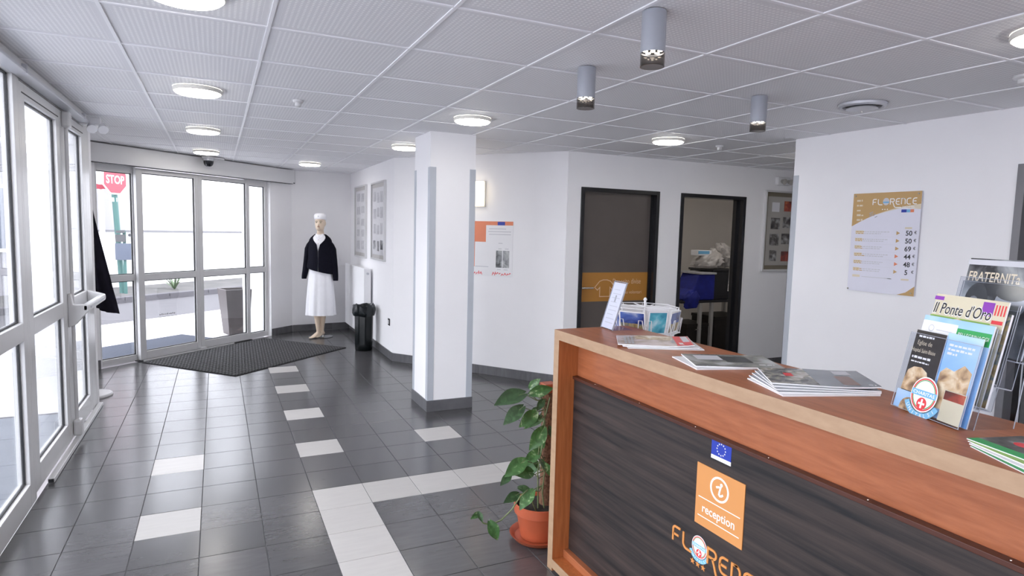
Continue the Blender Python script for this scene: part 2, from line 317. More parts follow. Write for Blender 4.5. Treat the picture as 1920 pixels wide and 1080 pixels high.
# ---------------------------------------------------------------- geometry helpers
def V3(*a): return Vector(a)
class Frame:
    """a flat working plane: u to the right, v up, w towards the viewer"""
    def __init__(self, o, ex, ey):
        self.o = Vector(o); self.ex = Vector(ex).normalized(); self.ey = Vector(ey).normalized(); self.n = self.ex.cross(self.ey)
    def p(self, u, v, w=0.0): return self.o + self.ex*u + self.ey*v + self.n*w
    def at(self, u, v, w=0.0): return Frame(self.p(u, v, w), self.ex, self.ey)
XY = Frame((0, 0, 0), (1, 0, 0), (0, 1, 0))
class MB:
    def __init__(self): self.v = []; self.f = []; self.fm = []; self.mats = []
    def mi(self, m):
        if m not in self.mats: self.mats.append(m)
        return self.mats.index(m)
    def add(self, vs, fs, m):
        b = len(self.v); k = self.mi(m)
        self.v += [Vector(x) for x in vs]
        for f in fs: self.f.append([b+i for i in f]); self.fm.append(k)
        return self
    def fbox(self, F, u0, u1, v0, v1, w0, w1, m):
        P = [F.p(u, v, w) for w in (w0, w1) for v in (v0, v1) for u in (u0, u1)]
        return self.add(P, [(0, 2, 3, 1), (4, 5, 7, 6), (0, 1, 5, 4), (2, 6, 7, 3), (0, 4, 6, 2), (1, 3, 7, 5)], m)
    def box(self, x0, x1, y0, y1, z0, z1, m): return self.fbox(XY, x0, x1, y0, y1, z0, z1, m)
    def prism(self, F, pts, w0, w1, m):
        n = len(pts)
        a = sum(pts[i][0]*pts[(i+1) % n][1]-pts[(i+1) % n][0]*pts[i][1] for i in range(n))
        if a < 0: pts = pts[::-1]
        P = [F.p(u, v, w0) for u, v in pts]+[F.p(u, v, w1) for u, v in pts]
        fs = [tuple(range(n-1, -1, -1)), tuple(range(n, 2*n))]+[(i, (i+1) % n, n+(i+1) % n, n+i) for i in range(n)]
        return self.add(P, fs, m)
    def disc(self, F, u, v, ru, rv, w0, w1, m, n=24, rot=0):
        return self.prism(F, [(u+ru*math.cos(rot+2*math.pi*i/n), v+rv*math.sin(rot+2*math.pi*i/n)) for i in range(n)], w0, w1, m)
    def ring(self, F, u, v, r0, r1, w0, w1, m, n=32, k=1.0, a0=0.0, a1=2*math.pi):
        full = abs(a1-a0-2*math.pi) < 1e-6
        c = n if full else n+1
        P = []
        for i in range(c):
            a = a0+(a1-a0)*i/n
            for r, w in ((r0, w0), (r1, w0), (r1, w1), (r0, w1)): P.append(F.p(u+r*math.cos(a), v+r*k*math.sin(a), w))
        fs = []
        for i in range(n):
            j = (i+1) % c
            for q in range(4): fs.append((4*i+q, 4*j+q, 4*j+(q+1) % 4, 4*i+(q+1) % 4))
        if not full: fs += [(0, 3, 2, 1), (4*n, 4*n+1, 4*n+2, 4*n+3)]
        return self.add(P, fs, m)
    def ribbon(self, F, pts, wd, w0, w1, m, closed=False):
        """a flat stroke of constant width with mitred joints"""
        n = len(pts); P = []
        pt = [Vector(q) for q in pts]
        for i in range(n):
            a = pt[i-1] if (i > 0 or closed) else pt[i]; b = pt[(i+1) % n] if (i < n-1 or closed) else pt[i]
            d1 = (pt[i]-a); d2 = (b-pt[i])
            if d1.length < 1e-9: d1 = d2
            if d2.length < 1e-9: d2 = d1
            d1.normalize(); d2.normalize()
            t = (d1+d2)
            if t.length < 1e-6: t = d1
            t.normalize(); nn = Vector((-t.y, t.x)); s = wd/2/max(0.35, nn.dot(Vector((-d1.y, d1.x))))
            for sg, w in ((-1, w0), (1, w0), (1, w1), (-1, w1)):
                q = pt[i]+nn*(sg*s); P.append(F.p(q.x, q.y, w))
        fs = []
        for i in range(n if closed else n-1):
            j = (i+1) % n
            for q in range(4): fs.append((4*i+q, 4*i+(q+1) % 4, 4*j+(q+1) % 4, 4*j+q))
        if not closed: fs += [(0, 3, 2, 1)[::-1], (4*n-4, 4*n-3, 4*n-2, 4*n-1)[::-1]]
        return self.add(P, fs, m)
    def lathe(self, prof, c, m, n=24, axis=None, ru=1.0, cap=True):
        """profile (r, z) revolved about a vertical axis through c; ru may be a function angle -> factor"""
        P = []; k = len(prof)
        for r, z in prof:
            for i in range(n):
                a = 2*math.pi*i/n; q = ru(a, z) if callable(ru) else ru
                P.append(Vector((c[0]+r*q*math.cos(a), c[1]+r*q*math.sin(a), c[2]+z)))
        fs = [(j*n+i, j*n+(i+1) % n, (j+1)*n+(i+1) % n, (j+1)*n+i) for j in range(k-1) for i in range(n)]
        if cap: fs += [tuple(range(n-1, -1, -1)), tuple(range((k-1)*n, k*n))]
        return self.add(P, fs, m)
    def tube(self, pts, r, m, n=8, cap=True):
        pt = [Vector(q) for q in pts]; P = []; k = len(pt)
        up = Vector((0.13, 0.27, 1)).normalized()
        for i in range(k):
            t = (pt[min(i+1, k-1)]-pt[max(i-1, 0)]).normalized()
            a = t.cross(up)
            if a.length < 0.05: a = t.cross(Vector((1, 0, 0)))
            a.normalize(); b = t.cross(a)
            rr = r[i] if isinstance(r, (list, tuple)) else r
            for j in range(n):
                g = 2*math.pi*j/n; P.append(pt[i]+(a*math.cos(g)+b*math.sin(g))*rr)
        fs = [(i*n+j, i*n+(j+1) % n, (i+1)*n+(j+1) % n, (i+1)*n+j) for i in range(k-1) for j in range(n)]
        if cap: fs += [tuple(range(n-1, -1, -1)), tuple(range((k-1)*n, k*n))]
        return self.add(P, fs, m)
    def loft(self, secs, m, cap=True):
        """rings of equal length (lists of points) joined one after the other"""
        n = len(secs[0]); P = [q for s in secs for q in s]; k = len(secs)
        fs = [(j*n+i, j*n+(i+1) % n, (j+1)*n+(i+1) % n, (j+1)*n+i) for j in range(k-1) for i in range(n)]
        if cap: fs += [tuple(range(n-1, -1, -1)), tuple(range((k-1)*n, k*n))]
        return self.add(P, fs, m)
    def text(self, F, s, u, v, size, w, m, align='L', width=None, shear=0.0, bold=0.0):
        key = (s, round(shear, 3), bold)
        if key not in TXT:
            cu = bpy.data.curves.new('txt', 'FONT'); cu.body = s; cu.size = 1.0; cu.shear = shear; cu.offset = bold; cu.resolution_u = 3
            ob = bpy.data.objects.new('txt', cu); me = ob.to_mesh()
            TXT[key] = ([tuple(q.co) for q in me.vertices], [tuple(p.vertices) for p in me.polygons])
            ob.to_mesh_clear(); bpy.data.objects.remove(ob); bpy.data.curves.remove(cu)
        vs, fs = TXT[key]
        if not vs: return self
        x0 = min(q[0] for q in vs); x1 = max(q[0] for q in vs); L = x1-x0
        sx = size if not width else width/L
        off = {'L': 0, 'C': -L*sx/2, 'R': -L*sx}[align]
        return self.add([F.p(u+off+(q[0]-x0)*sx, v+q[1]*size, w) for q in vs], fs, m)
    def build(self, name, parent=None, smooth=None, bevel=0.0, local=False, tri=False):
        me = bpy.data.meshes.new(name)
        o = bpy.data.objects.new(name, me)
        off = Vector((0, 0, 0))
        if parent is None:
            xs = [q.x for q in self.v]; ys = [q.y for q in self.v]; zs = [q.z for q in self.v]
            off = Vector(((min(xs)+max(xs))/2, (min(ys)+max(ys))/2, min(zs)))
            o.location = off
        else:
            o.parent = parent
            if not local: off = world_loc(parent)
        me.from_pydata([tuple(q-off) for q in self.v], [], self.f)
        for mt in self.mats: me.materials.append(mt)
        if len(self.mats) > 1: me.polygons.foreach_set('material_index', self.fm)
        me.update()
        if smooth is not None:
            me.shade_smooth(); me.set_sharp_from_angle(angle=math.radians(smooth))
        COL.objects.link(o)
        if bevel:
            b = o.modifiers.new('bevel', 'BEVEL'); b.width = bevel; b.segments = 2; b.limit_method = 'ANGLE'; b.angle_limit = math.radians(50)
        return o
TXT = {}
def world_loc(o):
    p = Vector((0, 0, 0))
    while o: p += o.location; o = o.parent
    return p
def tag(o, label, cat, group=None):
    o['label'] = label; o['category'] = cat
    if group: o['group'] = group
    return o
def thing(name, label, cat, loc, group=None, rz=0.0):
    o = bpy.data.objects.new(name, None); o.empty_display_size = 0.1
    o.location = loc; o.rotation_euler = (0, 0, rz); COL.objects.link(o)
    return tag(o, label, cat, group)
def struct(o): o['kind'] = 'structure'; return o
def sempty(name, loc):
    o = bpy.data.objects.new(name, None); o.empty_display_size = 0.1; o.location = loc; COL.objects.link(o); return struct(o)
def stuff(o): o['kind'] = 'stuff'; return o
def piece(name, me, parent, loc, rot=None):
    """one piece of a surface; alike pieces share their mesh; loc in world space"""
    o = bpy.data.objects.new(name, me); o.parent = parent; o.location = Vector(loc)-world_loc(parent)
    if rot is not None: o.rotation_euler = rot
    COL.objects.link(o); return o
def clone(root, loc, label, rz=None, group=None, scale=None):
    r = root.copy(); COL.objects.link(r); r.location = loc; r['label'] = label
    if rz is not None: r.rotation_euler = (0, 0, rz)
    if group: r['group'] = group
    for ch in list(root.children):
        c = ch.copy(); c.parent = r; COL.objects.link(c)
        for g in list(ch.children):
            d = g.copy(); d.parent = c; COL.objects.link(d)
    return r
def clip_rect(poly, x0, x1, y0, y1):
    """the part of a polygon inside an axis-aligned rectangle"""
    def cut(P, f, ip):
        out = []
        for i in range(len(P)):
            a, b = P[i-1], P[i]; fa, fb = f(a), f(b)
            if fb >= 0:
                if fa < 0: out.append(ip(a, b, fa, fb))
                out.append(b)
            elif fa >= 0: out.append(ip(a, b, fa, fb))
        return out
    ip = lambda a, b, fa, fb: (a[0]+(b[0]-a[0])*fa/(fa-fb), a[1]+(b[1]-a[1])*fa/(fa-fb))
    P = list(poly)
    for f in (lambda q: q[0]-x0, lambda q: x1-q[0], lambda q: q[1]-y0, lambda q: y1-q[1]):
        if len(P) < 3: return []
        P = cut(P, f, ip)
    Q = []
    for q in P:
        if not Q or abs(q[0]-Q[-1][0])+abs(q[1]-Q[-1][1]) > 1e-5: Q.append(q)
    if len(Q) > 1 and abs(Q[0][0]-Q[-1][0])+abs(Q[0][1]-Q[-1][1]) < 1e-5: Q.pop()
    return Q if len(Q) >= 3 else []
def area(P): return abs(sum(P[i-1][0]*P[i][1]-P[i][0]*P[i-1][1] for i in range(len(P))))/2
def cam_px(p):
    d = Vector(p)-Vector((0, 0, CAMZ)); z = d.dot(CF)
    if z < 0.1: return None
    return 960+FPX*d.dot(CR)/z, 540-FPX*d.dot(CU)/z, z

# ---------------------------------------------------------------- plan of the room
SL = Vector((-1.13, 7.917, 0)); SE = Vector((0.74, 0.6725, 0)).normalized()   # sliding-door wall
SN = Vector((SE.y, -SE.x, 0))                                                 # into the room
F_slide = Frame(SL, SE, (0, 0, 1))
F_left = Frame((-0.955, 0, 0), (0, 1, 0), (0, 0, 1))      # u = y
F_right = Frame((1.9, 0, 0), (0, -1, 0), (0, 0, 1))       # u = -y
F_diag = Frame((1.9, 7.325, 0), (1.345, -1.74, 0), (0, 0, 1))
F_doors = Frame((0, 5.575, 0), (1, 0, 0), (0, 0, 1))      # u = x
F_rec = Frame((4.4, 0, 0), (0, -1, 0), (0, 0, 1))         # u = -y
SX = SL+SE*(-0.31); SR = SL+SE*2.9
ROOM = [(-0.955, -2.0), (4.4, -2.0), (4.4, 3.80), (8.0, 3.80), (8.0, 5.575), (3.245, 5.575), (1.9, 7.325), (1.9, 9.98),
        (SR.x, SR.y), (SX.x, SX.y), (SX.x, 6.40), (-0.955, 6.40)]
STORE = [(4.5, 5.735), (8.0, 5.735), (8.0, 8.0), (4.5, 8.0)]

# ---------------------------------------------------------------- floor with its tiles
mb = MB(); mb.prism(XY, ROOM, -0.12, -0.0025, grout); mb.prism(XY, STORE, -0.12, -0.0005, grout)
mb.box(4.7, 5.7, 5.56, 5.75, -0.12, -0.0015, grout)
floor = struct(mb.build('floor'))
TX0, TY0, TS = -0.70032, 3.81184, 0.30
light = set()
for k in range(4, 13): light.add((k, -1))
for k in range(-20, 0): light.add((4, k))
for k in range(2, 12, 3): light.add((4, k))
for k in (-4, -1, 2): light.add((1, k))
light.add((7, 2))
cells = []
for i in range(-3, 30):
    for j in range(-20, 22):
        x0, y0 = TX0+i*TS, TY0+j*TS
        P = clip_rect(ROOM, x0, x0+TS, y0, y0+TS)
        if not P or area(P) < 0.0004: continue
        full = abs(area(P)-TS*TS) < 1e-6
        c = cam_px((x0+TS/2, y0+TS/2, 0)); key = 0
        if c and -40 < c[0] < 1960 and 0 < c[1] < 1130: key = area(P)/c[2]**2*(1.0/c[2])
        cells.append((key, i, j, x0, y0, P, full))
cells.sort(key=lambda c: -c[0])
g = 0.0016
def tile_mesh(name, mt):
    m = MB(); h = TS/2-g
    b = 0.0012
    m.add([(-h, -h, -b), (h, -h, -b), (h, h, -b), (-h, h, -b), (-h+b, -h+b, 0), (h-b, -h+b, 0), (h-b, h-b, 0), (-h+b, h-b, 0),
           (-h, -h, -0.008), (h, -h, -0.008), (h, h, -0.008), (-h, h, -0.008)],
          [(4, 5, 6, 7), (0, 1, 5, 4), (1, 2, 6, 5), (2, 3, 7, 6), (3, 0, 4, 7), (8, 9, 1, 0), (9, 10, 2, 1), (10, 11, 3, 2), (11, 8, 0, 3)], mt)
    me = bpy.data.meshes.new(name); me.from_pydata([tuple(q) for q in m.v], [], m.f); me.materials.append(mt); return me
me_d = tile_mesh('floor_tile', tile_dark); me_l = tile_mesh('floor_tile_cream', tile_light)
rest = MB(); n_t = 0
for key, i, j, x0, y0, P, full in cells:
    mt = tile_light if (i, j) in light else tile_dark
    if key > 0 and n_t < 298:
        n_t += 1
        if full:
            o = piece('floor_tile', me_l if (i, j) in light else me_d, floor, (x0+TS/2, y0+TS/2, 0))
        else:
            cx = sum(q[0] for q in P)/len(P); cy = sum(q[1] for q in P)/len(P); s = 1-2*g/TS*1.5
            m = MB(); m.prism(XY, [(cx+(q[0]-cx)*s, cy+(q[1]-cy)*s) for q in P], -0.008, 0, mt); o = m.build('floor_tile', floor)
        if mt is tile_light: o['label'] = 'cream floor tile'
    else:
        Q = clip_rect(P, x0+g, x0+TS-g, y0+g, y0+TS-g)
        if Q: rest.prism(XY, Q, -0.008, 0, mt)
stuff(rest.build('floor_tile_rest', floor))

# ---------------------------------------------------------------- ceiling: slab, panels, tee bars
mb = MB(); mb.prism(XY, ROOM, H+0.03, H+0.16, plaster); mb.prism(XY, STORE, H+0.03, H+0.16, plaster)
ceiling = struct(mb.build('ceiling'))
GX0, GY0, GS = -0.39375, 2.87626, 0.60499
m = MB(); h = GS/2-0.006
m.box(-h, h, -h, h, 0.0, 0.014, ceil_mat)
me_c = bpy.data.meshes.new('ceiling_panel'); me_c.from_pydata([tuple(q) for q in m.v], [], m.f); me_c.materials.append(ceil_mat)
n_c = 0
for i in range(-3, 15):
    for j in range(-9, 13):
        x0, y0 = GX0+i*GS, GY0+j*GS
        P = clip_rect(ROOM, x0+0.006, x0+GS-0.006, y0+0.006, y0+GS-0.006)
        if not P or area(P) < 0.002: continue
        if abs(area(P)-(GS-0.012)**2) < 1e-5: piece('ceiling_panel', me_c, ceiling, (x0+GS/2, y0+GS/2, H))
        else:
            m = MB(); m.prism(XY, P, H, H+0.014, ceil_mat); m.build('ceiling_panel', ceiling)
        n_c += 1
BW = 0.0075
for i in range(-2, 15):
    x = GX0+i*GS; P = clip_rect(ROOM, x-BW, x+BW, -3, 11)
    if P and area(P) > 0.002:
        m = MB(); m.prism(XY, P, H-0.005, H+0.012, ceil_bar); m.build('tee_bar', ceiling)
for j in range(-8, 13):
    y = GY0+j*GS; P = clip_rect(ROOM, -3, 9, y-BW, y+BW)
    if P and area(P) > 0.002:
        m = MB(); m.prism(XY, P, H-0.0042, H+0.012, ceil_bar); m.build('tee_bar', ceiling)

# ---------------------------------------------------------------- walls
WT = H+0.16
def wall(name, F, u0, u1, holes=(), th=0.15, mt=plaster, z1=WT, z0=-0.12):
    """a wall whose face lies on the plane w = 0 and whose thickness goes outwards"""
    m = MB(); us = sorted({u0, u1, *[h[0] for h in holes], *[h[1] for h in holes]})
    for a, b in zip(us, us[1:]):
        hs = [h for h in holes if h[0] <= a+1e-6 and h[1] >= b-1e-6]
        if not hs: m.fbox(F, a, b, z0, z1, -th, 0, mt)
        else:
            h = hs[0]
            if h[2] > 0.001: m.fbox(F, a, b, z0, h[2], -th, 0, mt)
            if h[3] < z1: m.fbox(F, a, b, h[3], z1, -th, 0, mt)
    return struct(m.build(name))
wall('wall_left', F_left, -2.0, 6.40, [(-1.80, 6.30, 0.0, H-0.005)], th=0.12)
wall('wall_alcove', Frame((-0.955, 6.40, 0), (-1, 0, 0), (0, 0, 1)), 0.12, 0.56, th=0.12)
wall('wall_alcove_side', Frame((SX.x, 6.40, 0), (0, 1, 0), (0, 0, 1)), 0.0, SX.y-6.40, th=0.12)
wall('wall_entrance', F_slide, -0.31, 2.9, [(-0.03, 2.47, 0.0, 2.21)], th=0.14)
F_back = Frame((SR.x, SR.y, 0), (1.9-SR.x, 9.98-SR.y, 0), (0, 0, 1))
wall('wall_back', F_back, 0.0, math.hypot(1.9-SR.x, 9.98-SR.y))
wall('wall_right', F_right, -9.98, -7.325)
DL = math.hypot(1.345, 1.74)
wall('wall_diagonal', F_diag, 0.0, DL)
D1 = (3.406, 4.412); D2 = (4.709, 5.688); DH = 2.073
wall('wall_doors', F_doors, 3.245, 8.0, [(D1[0], D1[1], 0.0, DH), (D2[0], D2[1], 0.0, DH)], th=0.16)
wall('wall_reception', F_rec, -3.80, 2.0, [(-2.16, -1.20, 0.0, 2.08)], th=0.15)
wall('wall_corridor', Frame((8.0, 3.80, 0), (-1, 0, 0), (0, 0, 1)), 0.0, 3.45)
wall('wall_corridor_end', Frame((8.0, 8.0, 0), (0, -1, 0), (0, 0, 1)), 0.0, 4.2)
F_rear = Frame((4.4, -2.0, 0), (-1, 0, 0), (0, 0, 1))
wall('wall_rear', F_rear, 0.0, 5.355, [(1.3, 2.7, 0.25, 2.36)])  # opening for the added rear window
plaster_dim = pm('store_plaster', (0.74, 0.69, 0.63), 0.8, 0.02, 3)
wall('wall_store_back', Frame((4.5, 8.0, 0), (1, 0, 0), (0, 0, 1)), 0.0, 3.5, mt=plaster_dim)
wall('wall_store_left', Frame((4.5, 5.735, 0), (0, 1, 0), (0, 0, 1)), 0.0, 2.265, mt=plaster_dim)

# the column with its corner guards
CX0, CX1, CY0, CY1 = 1.647, 2.058, 5.145, 5.60
m = MB(); m.box(CX0, CX1, CY0, CY1, -0.1, WT, plaster)
column = struct(m.build('wall_column'))
for sx, sy in ((0, 0), (1, 0), (0, 1), (1, 1)):
    x = (CX0, CX1)[sx]; y = (CY0, CY1)[sy]; dx = 0.052*(1-2*sx); dy = 0.052*(1-2*sy); tx = -0.003*(1-2*sx); ty = -0.003*(1-2*sy)
    m = MB()
    m.box(min(x+tx, x+dx), max(x+tx, x+dx), min(y, y+ty), max(y, y+ty), 0.10, 2.125, guard_mat)
    m.box(min(x, x+tx), max(x, x+tx), min(y, y+dy), max(y, y+dy), 0.10, 2.125, guard_mat)
    m.build('corner_guard', column)
# corner guard at the free end of the reception wall
rg = sempty('trim_1', (4.4, 3.80, 0.1))
m = MB(); m.box(4.397, 4.4, 3.748, 3.803, 0.10, 2.122, guard_mat); m.box(4.397, 4.452, 3.80, 3.803, 0.10, 2.122, guard_mat); m.build('corner_guard', rg)

def skirting(name, F, u0, u1, L=0.6, h=0.10, t=0.010):
    root = sempty(name, F.p((u0+u1)/2, 0, t/2)); u = u0
    while u < u1-0.005:
        e = min(u+L, u1)
        m = MB(); m.fbox(F, u+0.001, e-0.001, 0.0005, h, 0, t, skirt_mat); m.build('skirting_tile', root, bevel=0.0012); u = e
    return root
skirting('baseboard_entrance', F_slide, 2.475, 2.895)
skirting('baseboard_entrance_left', F_slide, -0.30, -0.035)
skirting('baseboard_back', F_back, 0.005, F_back.ex.dot(Vector((1.9, 9.98, 0))-F_back.o)-0.012)
skirting('baseboard_right', F_right, -9.97, -7.325)
skirting('baseboard_diagonal', F_diag, 0.0, DL)
skirting('baseboard_doors', F_doors, 3.25, D1[0])
skirting('baseboard_doors_middle', F_doors, D1[1], D2[0])
skirting('baseboard_doors_right', F_doors, D2[1], 8.0)
skirting('baseboard_reception', F_rec, -3.79, -2.16)
skirting('baseboard_alcove', Frame((-0.955, 6.40, 0), (-1, 0, 0), (0, 0, 1)), 0.12, 0.56)
for nm, F, a, b in (('baseboard_column_front', Frame((CX0, CY0, 0), (1, 0, 0), (0, 0, 1)), -0.01, CX1-CX0+0.01),
                    ('baseboard_column_left', Frame((CX0, CY1, 0), (0, -1, 0), (0, 0, 1)), 0, CY1-CY0),
                    ('baseboard_column_right', Frame((CX1, CY0, 0), (0, 1, 0), (0, 0, 1)), 0, CY1-CY0),
                    ('baseboard_column_back', Frame((CX1, CY1, 0), (-1, 0, 0), (0, 0, 1)), -0.01, CX1-CX0+0.01)):
    skirting(nm, F, a, b)

# ---------------------------------------------------------------- glazed doors and windows
def glazed(name, F, u0, u1, v0, v1, sl, sr, bt, tp, rails=(), rh=0.075, w0=-0.045, w1=0.005, mt=white_metal):
    root = sempty(name, F.p((u0+u1)/2, v0, (w0+w1)/2))
    wc = (w0+w1)/2
    m = MB(); m.fbox(F, u0, u0+sl, v0, v1, w0, w1, mt); m.build('stile', root, bevel=0.003)
    m = MB(); m.fbox(F, u1-sr, u1, v0, v1, w0, w1, mt); m.build('stile', root, bevel=0.003)
    m = MB(); m.fbox(F, u0+sl, u1-sr, v0, v0+bt, w0, w1, mt); m.build('bottom_rail', root, bevel=0.003)
    m = MB(); m.fbox(F, u0+sl, u1-sr, v1-tp, v1, w0, w1, mt); m.build('top_rail', root, bevel=0.003)
    zs = [v0+bt]
    for r in rails:
        m = MB(); m.fbox(F, u0+sl, u1-sr, r-rh/2, r+rh/2, w0, w1, mt); m.build('middle_rail', root, bevel=0.003)
        zs += [r-rh/2, r+rh/2]
    zs.append(v1-tp)
    for a, b in zip(zs[0::2], zs[1::2]):
        x0, x1 = u0+sl, u1-sr
        m = MB(); m.fbox(F, x0+0.004, x1-0.004, a+0.004, b-0.004, wc-0.003, wc+0.003, glass); m.build('pane', root)
        m = MB(); k = 0.009
        m.fbox(F, x0, x0+k, a, b, wc-0.007, wc+0.007, gasket); m.fbox(F, x1-k, x1, a, b, wc-0.007, wc+0.007, gasket)
        m.fbox(F, x0+k, x1-k, a, a+k, wc-0.007, wc+0.007, gasket); m.fbox(F, x0+k, x1-k, b-k, b, wc-0.007, wc+0.007, gasket)
        m.build('gasket', root)
    return root
RZ = 0.966
glazed('window_1', F_slide, -0.03, 0.475, 0.0, 2.21, 0.055, 0.05, 0.075, 0.075, [RZ], w0=-0.10, w1=-0.055)
d = glazed('door_1', F_slide, 0.435, 1.262, 0.012, 2.20, 0.075, 0.055, 0.095, 0.05, [RZ], w0=-0.045, w1=0.0)
# faint frosted lettering strip etched into the door glass: too small to read
m = MB()
for k in range(9): m.fbox(F_slide, 0.70+k*0.024, 0.70+k*0.024+0.016, 0.50, 0.515+0.006*(k % 3 == 1), -0.0190, -0.0188, ink_lgrey)
m.fbox(F_slide, 0.67, 0.93, 0.478, 0.482, -0.0190, -0.0188, ink_lgrey); m.build('etched_marking', d)
d = glazed('door_2', F_slide, 1.264, 2.085, 0.012, 2.20, 0.055, 0.06, 0.095, 0.05, [RZ], w0=-0.045, w1=0.0)
glazed('window_2', F_slide, 2.045, 2.47, 0.0, 2.21, 0.06, 0.05, 0.075, 0.075, [RZ], w0=-0.10, w1=-0.055)
hd = sempty('trim_2', F_slide.p(1.3, 2.207, 0.06))
m = MB(); m.fbox(F_slide, -0.305, 2.86, 2.212, 2.408, 0.0, 0.10, header_mat); m.build('operator_cover', hd, bevel=0.006)
m = MB(); m.fbox(F_slide, -0.29, 2.84, 2.207, 2.212, 0.012, 0.085, gasket); m.build('cover_gap', hd)
m = MB(); m.fbox(F_slide, 2.86, 2.872, 2.212, 2.408, 0.0, 0.10, white_metal); m.build('end_cap', hd, bevel=0.002)
m = MB(); m.fbox(F_slide, 2.83, 2.858, 2.216, 2.228, 0.099, 0.102, black_plastic); m.build('badge', hd)
sill = sempty('trim_3', F_slide.p(1.2, 0.0, 0.0))
m = MB(); m.fbox(F_slide, 0.40, 2.08, 0.0, 0.010, -0.06, 0.03, black_plastic); m.build('floor_track', sill)
m = MB(); m.fbox(F_slide, 0.44, 1.75, 0.0, 0.016, 0.03, 0.045, white_metal); m.build('track_edge', sill, bevel=0.002)
m = MB(); m.fbox(F_slide, 1.225, 1.30, 0.0, 0.035, 0.01, 0.055, white_metal); m.build('floor_guide', sill, bevel=0.003)

# left glazed wall: fixed lights near the camera, two swing leaves at the far end
LR = 0.985
for k, (a, b) in enumerate(((-1.80, -0.30), (-0.30, 1.20), (1.20, 2.70), (2.70, 4.245))):
    glazed('window_%d' % (k+3), F_left, a, b, 0.0, 2.415, 0.05, 0.085, 0.13, 0.06, [LR], rh=0.10, w0=-0.06, w1=0.0)
for k in range(1): glazed('window_%d' % (k+7), F_rear, 1.3+1.4*k, 2.7+1.4*k, 0.25, 2.36, 0.05, 0.05, 0.06, 0.06, [LR], rh=0.08, w0=-0.10, w1=-0.04)  # unseen window added behind the camera for more daylight in the room
m = MB(); m.fbox(F_left, 4.245, 4.275, 0, 2.40, -0.06, 0.0, white_metal); struct(m.build('trim_4', bevel=0.003))
door3 = glazed('door_3', F_left, 4.275, 5.235, 0.035, 2.345, 0.10, 0.095, 0.14, 0.085, [LR], rh=0.10, w0=-0.055, w1=0.0)
door4 = glazed('door_4', F_left, 5.24, 6.10, 0.035, 2.345, 0.165, 0.10, 0.14, 0.085, [LR], rh=0.10, w0=-0.055, w1=0.0)
jamb = sempty('trim_5', F_left.p(6.2, 0, 0))
m = MB(); m.fbox(F_left, 6.10, 6.30, 0.0, 2.415, -0.10, 0.0, white_metal); m.build('jamb', jamb, bevel=0.003)
m = MB(); m.fbox(F_left, 4.275, 6.10, 2.35, 2.415, -0.06, -0.005, white_metal); m.build('head', jamb, bevel=0.002)
m = MB(); m.fbox(F_left, 4.30, 6.09, 2.345, 2.35, -0.05, -0.004, gasket); m.build('shadow_gap', jamb)
m = MB()
m.fbox(F_left, 4.32, 5.20, 2.286, 2.2935, 0.0, 0.0015, gasket); m.fbox(F_left, 5.50, 6.06, 2.286, 2.2935, 0.0, 0.0015, gasket); stuff(m.build('vent_slot', jamb))
cornice = sempty('trim_6', F_left.p(2.0, 2.37, 0.03))
m = MB(); m.fbox(F_left, -1.8, 5.92, 2.355, 2.372, 0.001, 0.075, grey_metal); m.build('lower_profile', cornice, bevel=0.002)
m = MB(); m.fbox(F_left, -1.8, 5.92, 2.372, 2.418, 0.001, 0.055, white_metal); m.build('upper_profile', cornice, bevel=0.002)
for k in range(3):
    m = MB(); m.fbox(F_left, 2.5+k*1.6, 2.52+k*1.6, 2.354, 2.40, 0.055, 0.078, grey_metal); m.build('joint_clip', cornice)
thr = sempty('trim_7', F_left.p(5.4, 0, 0.02))
m = MB(); m.fbox(F_left, 4.50, 6.32, 0.002, 0.030, 0.004, 0.040, white_metal); m.build('door_stop_rail', thr, bevel=0.004)
m = MB(); m.fbox(F_left, 4.497, 4.50, 0.005, 0.027, 0.008, 0.036, gasket); m.build('rail_end', thr)
m = MB(); m.tube([F_left.p(5.325, 0.14, 0.02), F_left.p(5.325, 2.27, 0.02)], 0.012, white_metal, 10); m.build('bolt_rod', door4, smooth=40)
m = MB(); m.fbox(F_left, 5.285, 5.365, 0.045, 0.165, 0.0, 0.055, white_metal); m.build('bolt_box', door4, bevel=0.015)
m = MB(); m.fbox(F_left, 5.285, 5.365, 2.235, 2.345, 0.0, 0.05, white_metal); m.build('bolt_box', door4, bevel=0.012)
m = MB(); m.prism(Frame(F_left.p(5.27, 0, 0), (1, 0, 0), (0, 0, 1)), [(0, 0.84), (0.045, 0.86), (0.12, 0.955), (0.12, 1.0), (0.03, 1.0), (0.02, 1.08), (0, 1.08)], -0.055, 0.0, white_metal)
m.build('bar_bracket', door4, bevel=0.006)
m = MB(); m.fbox(F_left, 5.27, 6.03, 0.952, 1.005, 0.085, 0.125, white_metal); m.build('panic_bar', door4, bevel=0.012)
m = MB(); m.fbox(F_left, 5.34, 6.00, 0.972, 0.985, 0.125, 0.129, grey_metal); m.build('bar_strip', door4)
m = MB(); m.prism(Frame(F_left.p(6.0, 0, 0), (1, 0, 0), (0, 0, 1)), [(0, 0.90), (0.045, 0.90), (0.12, 0.955), (0.12, 1.0), (0, 1.04)], -0.05, 0.0, white_metal); m.build('bar_bracket', door4, bevel=0.006)
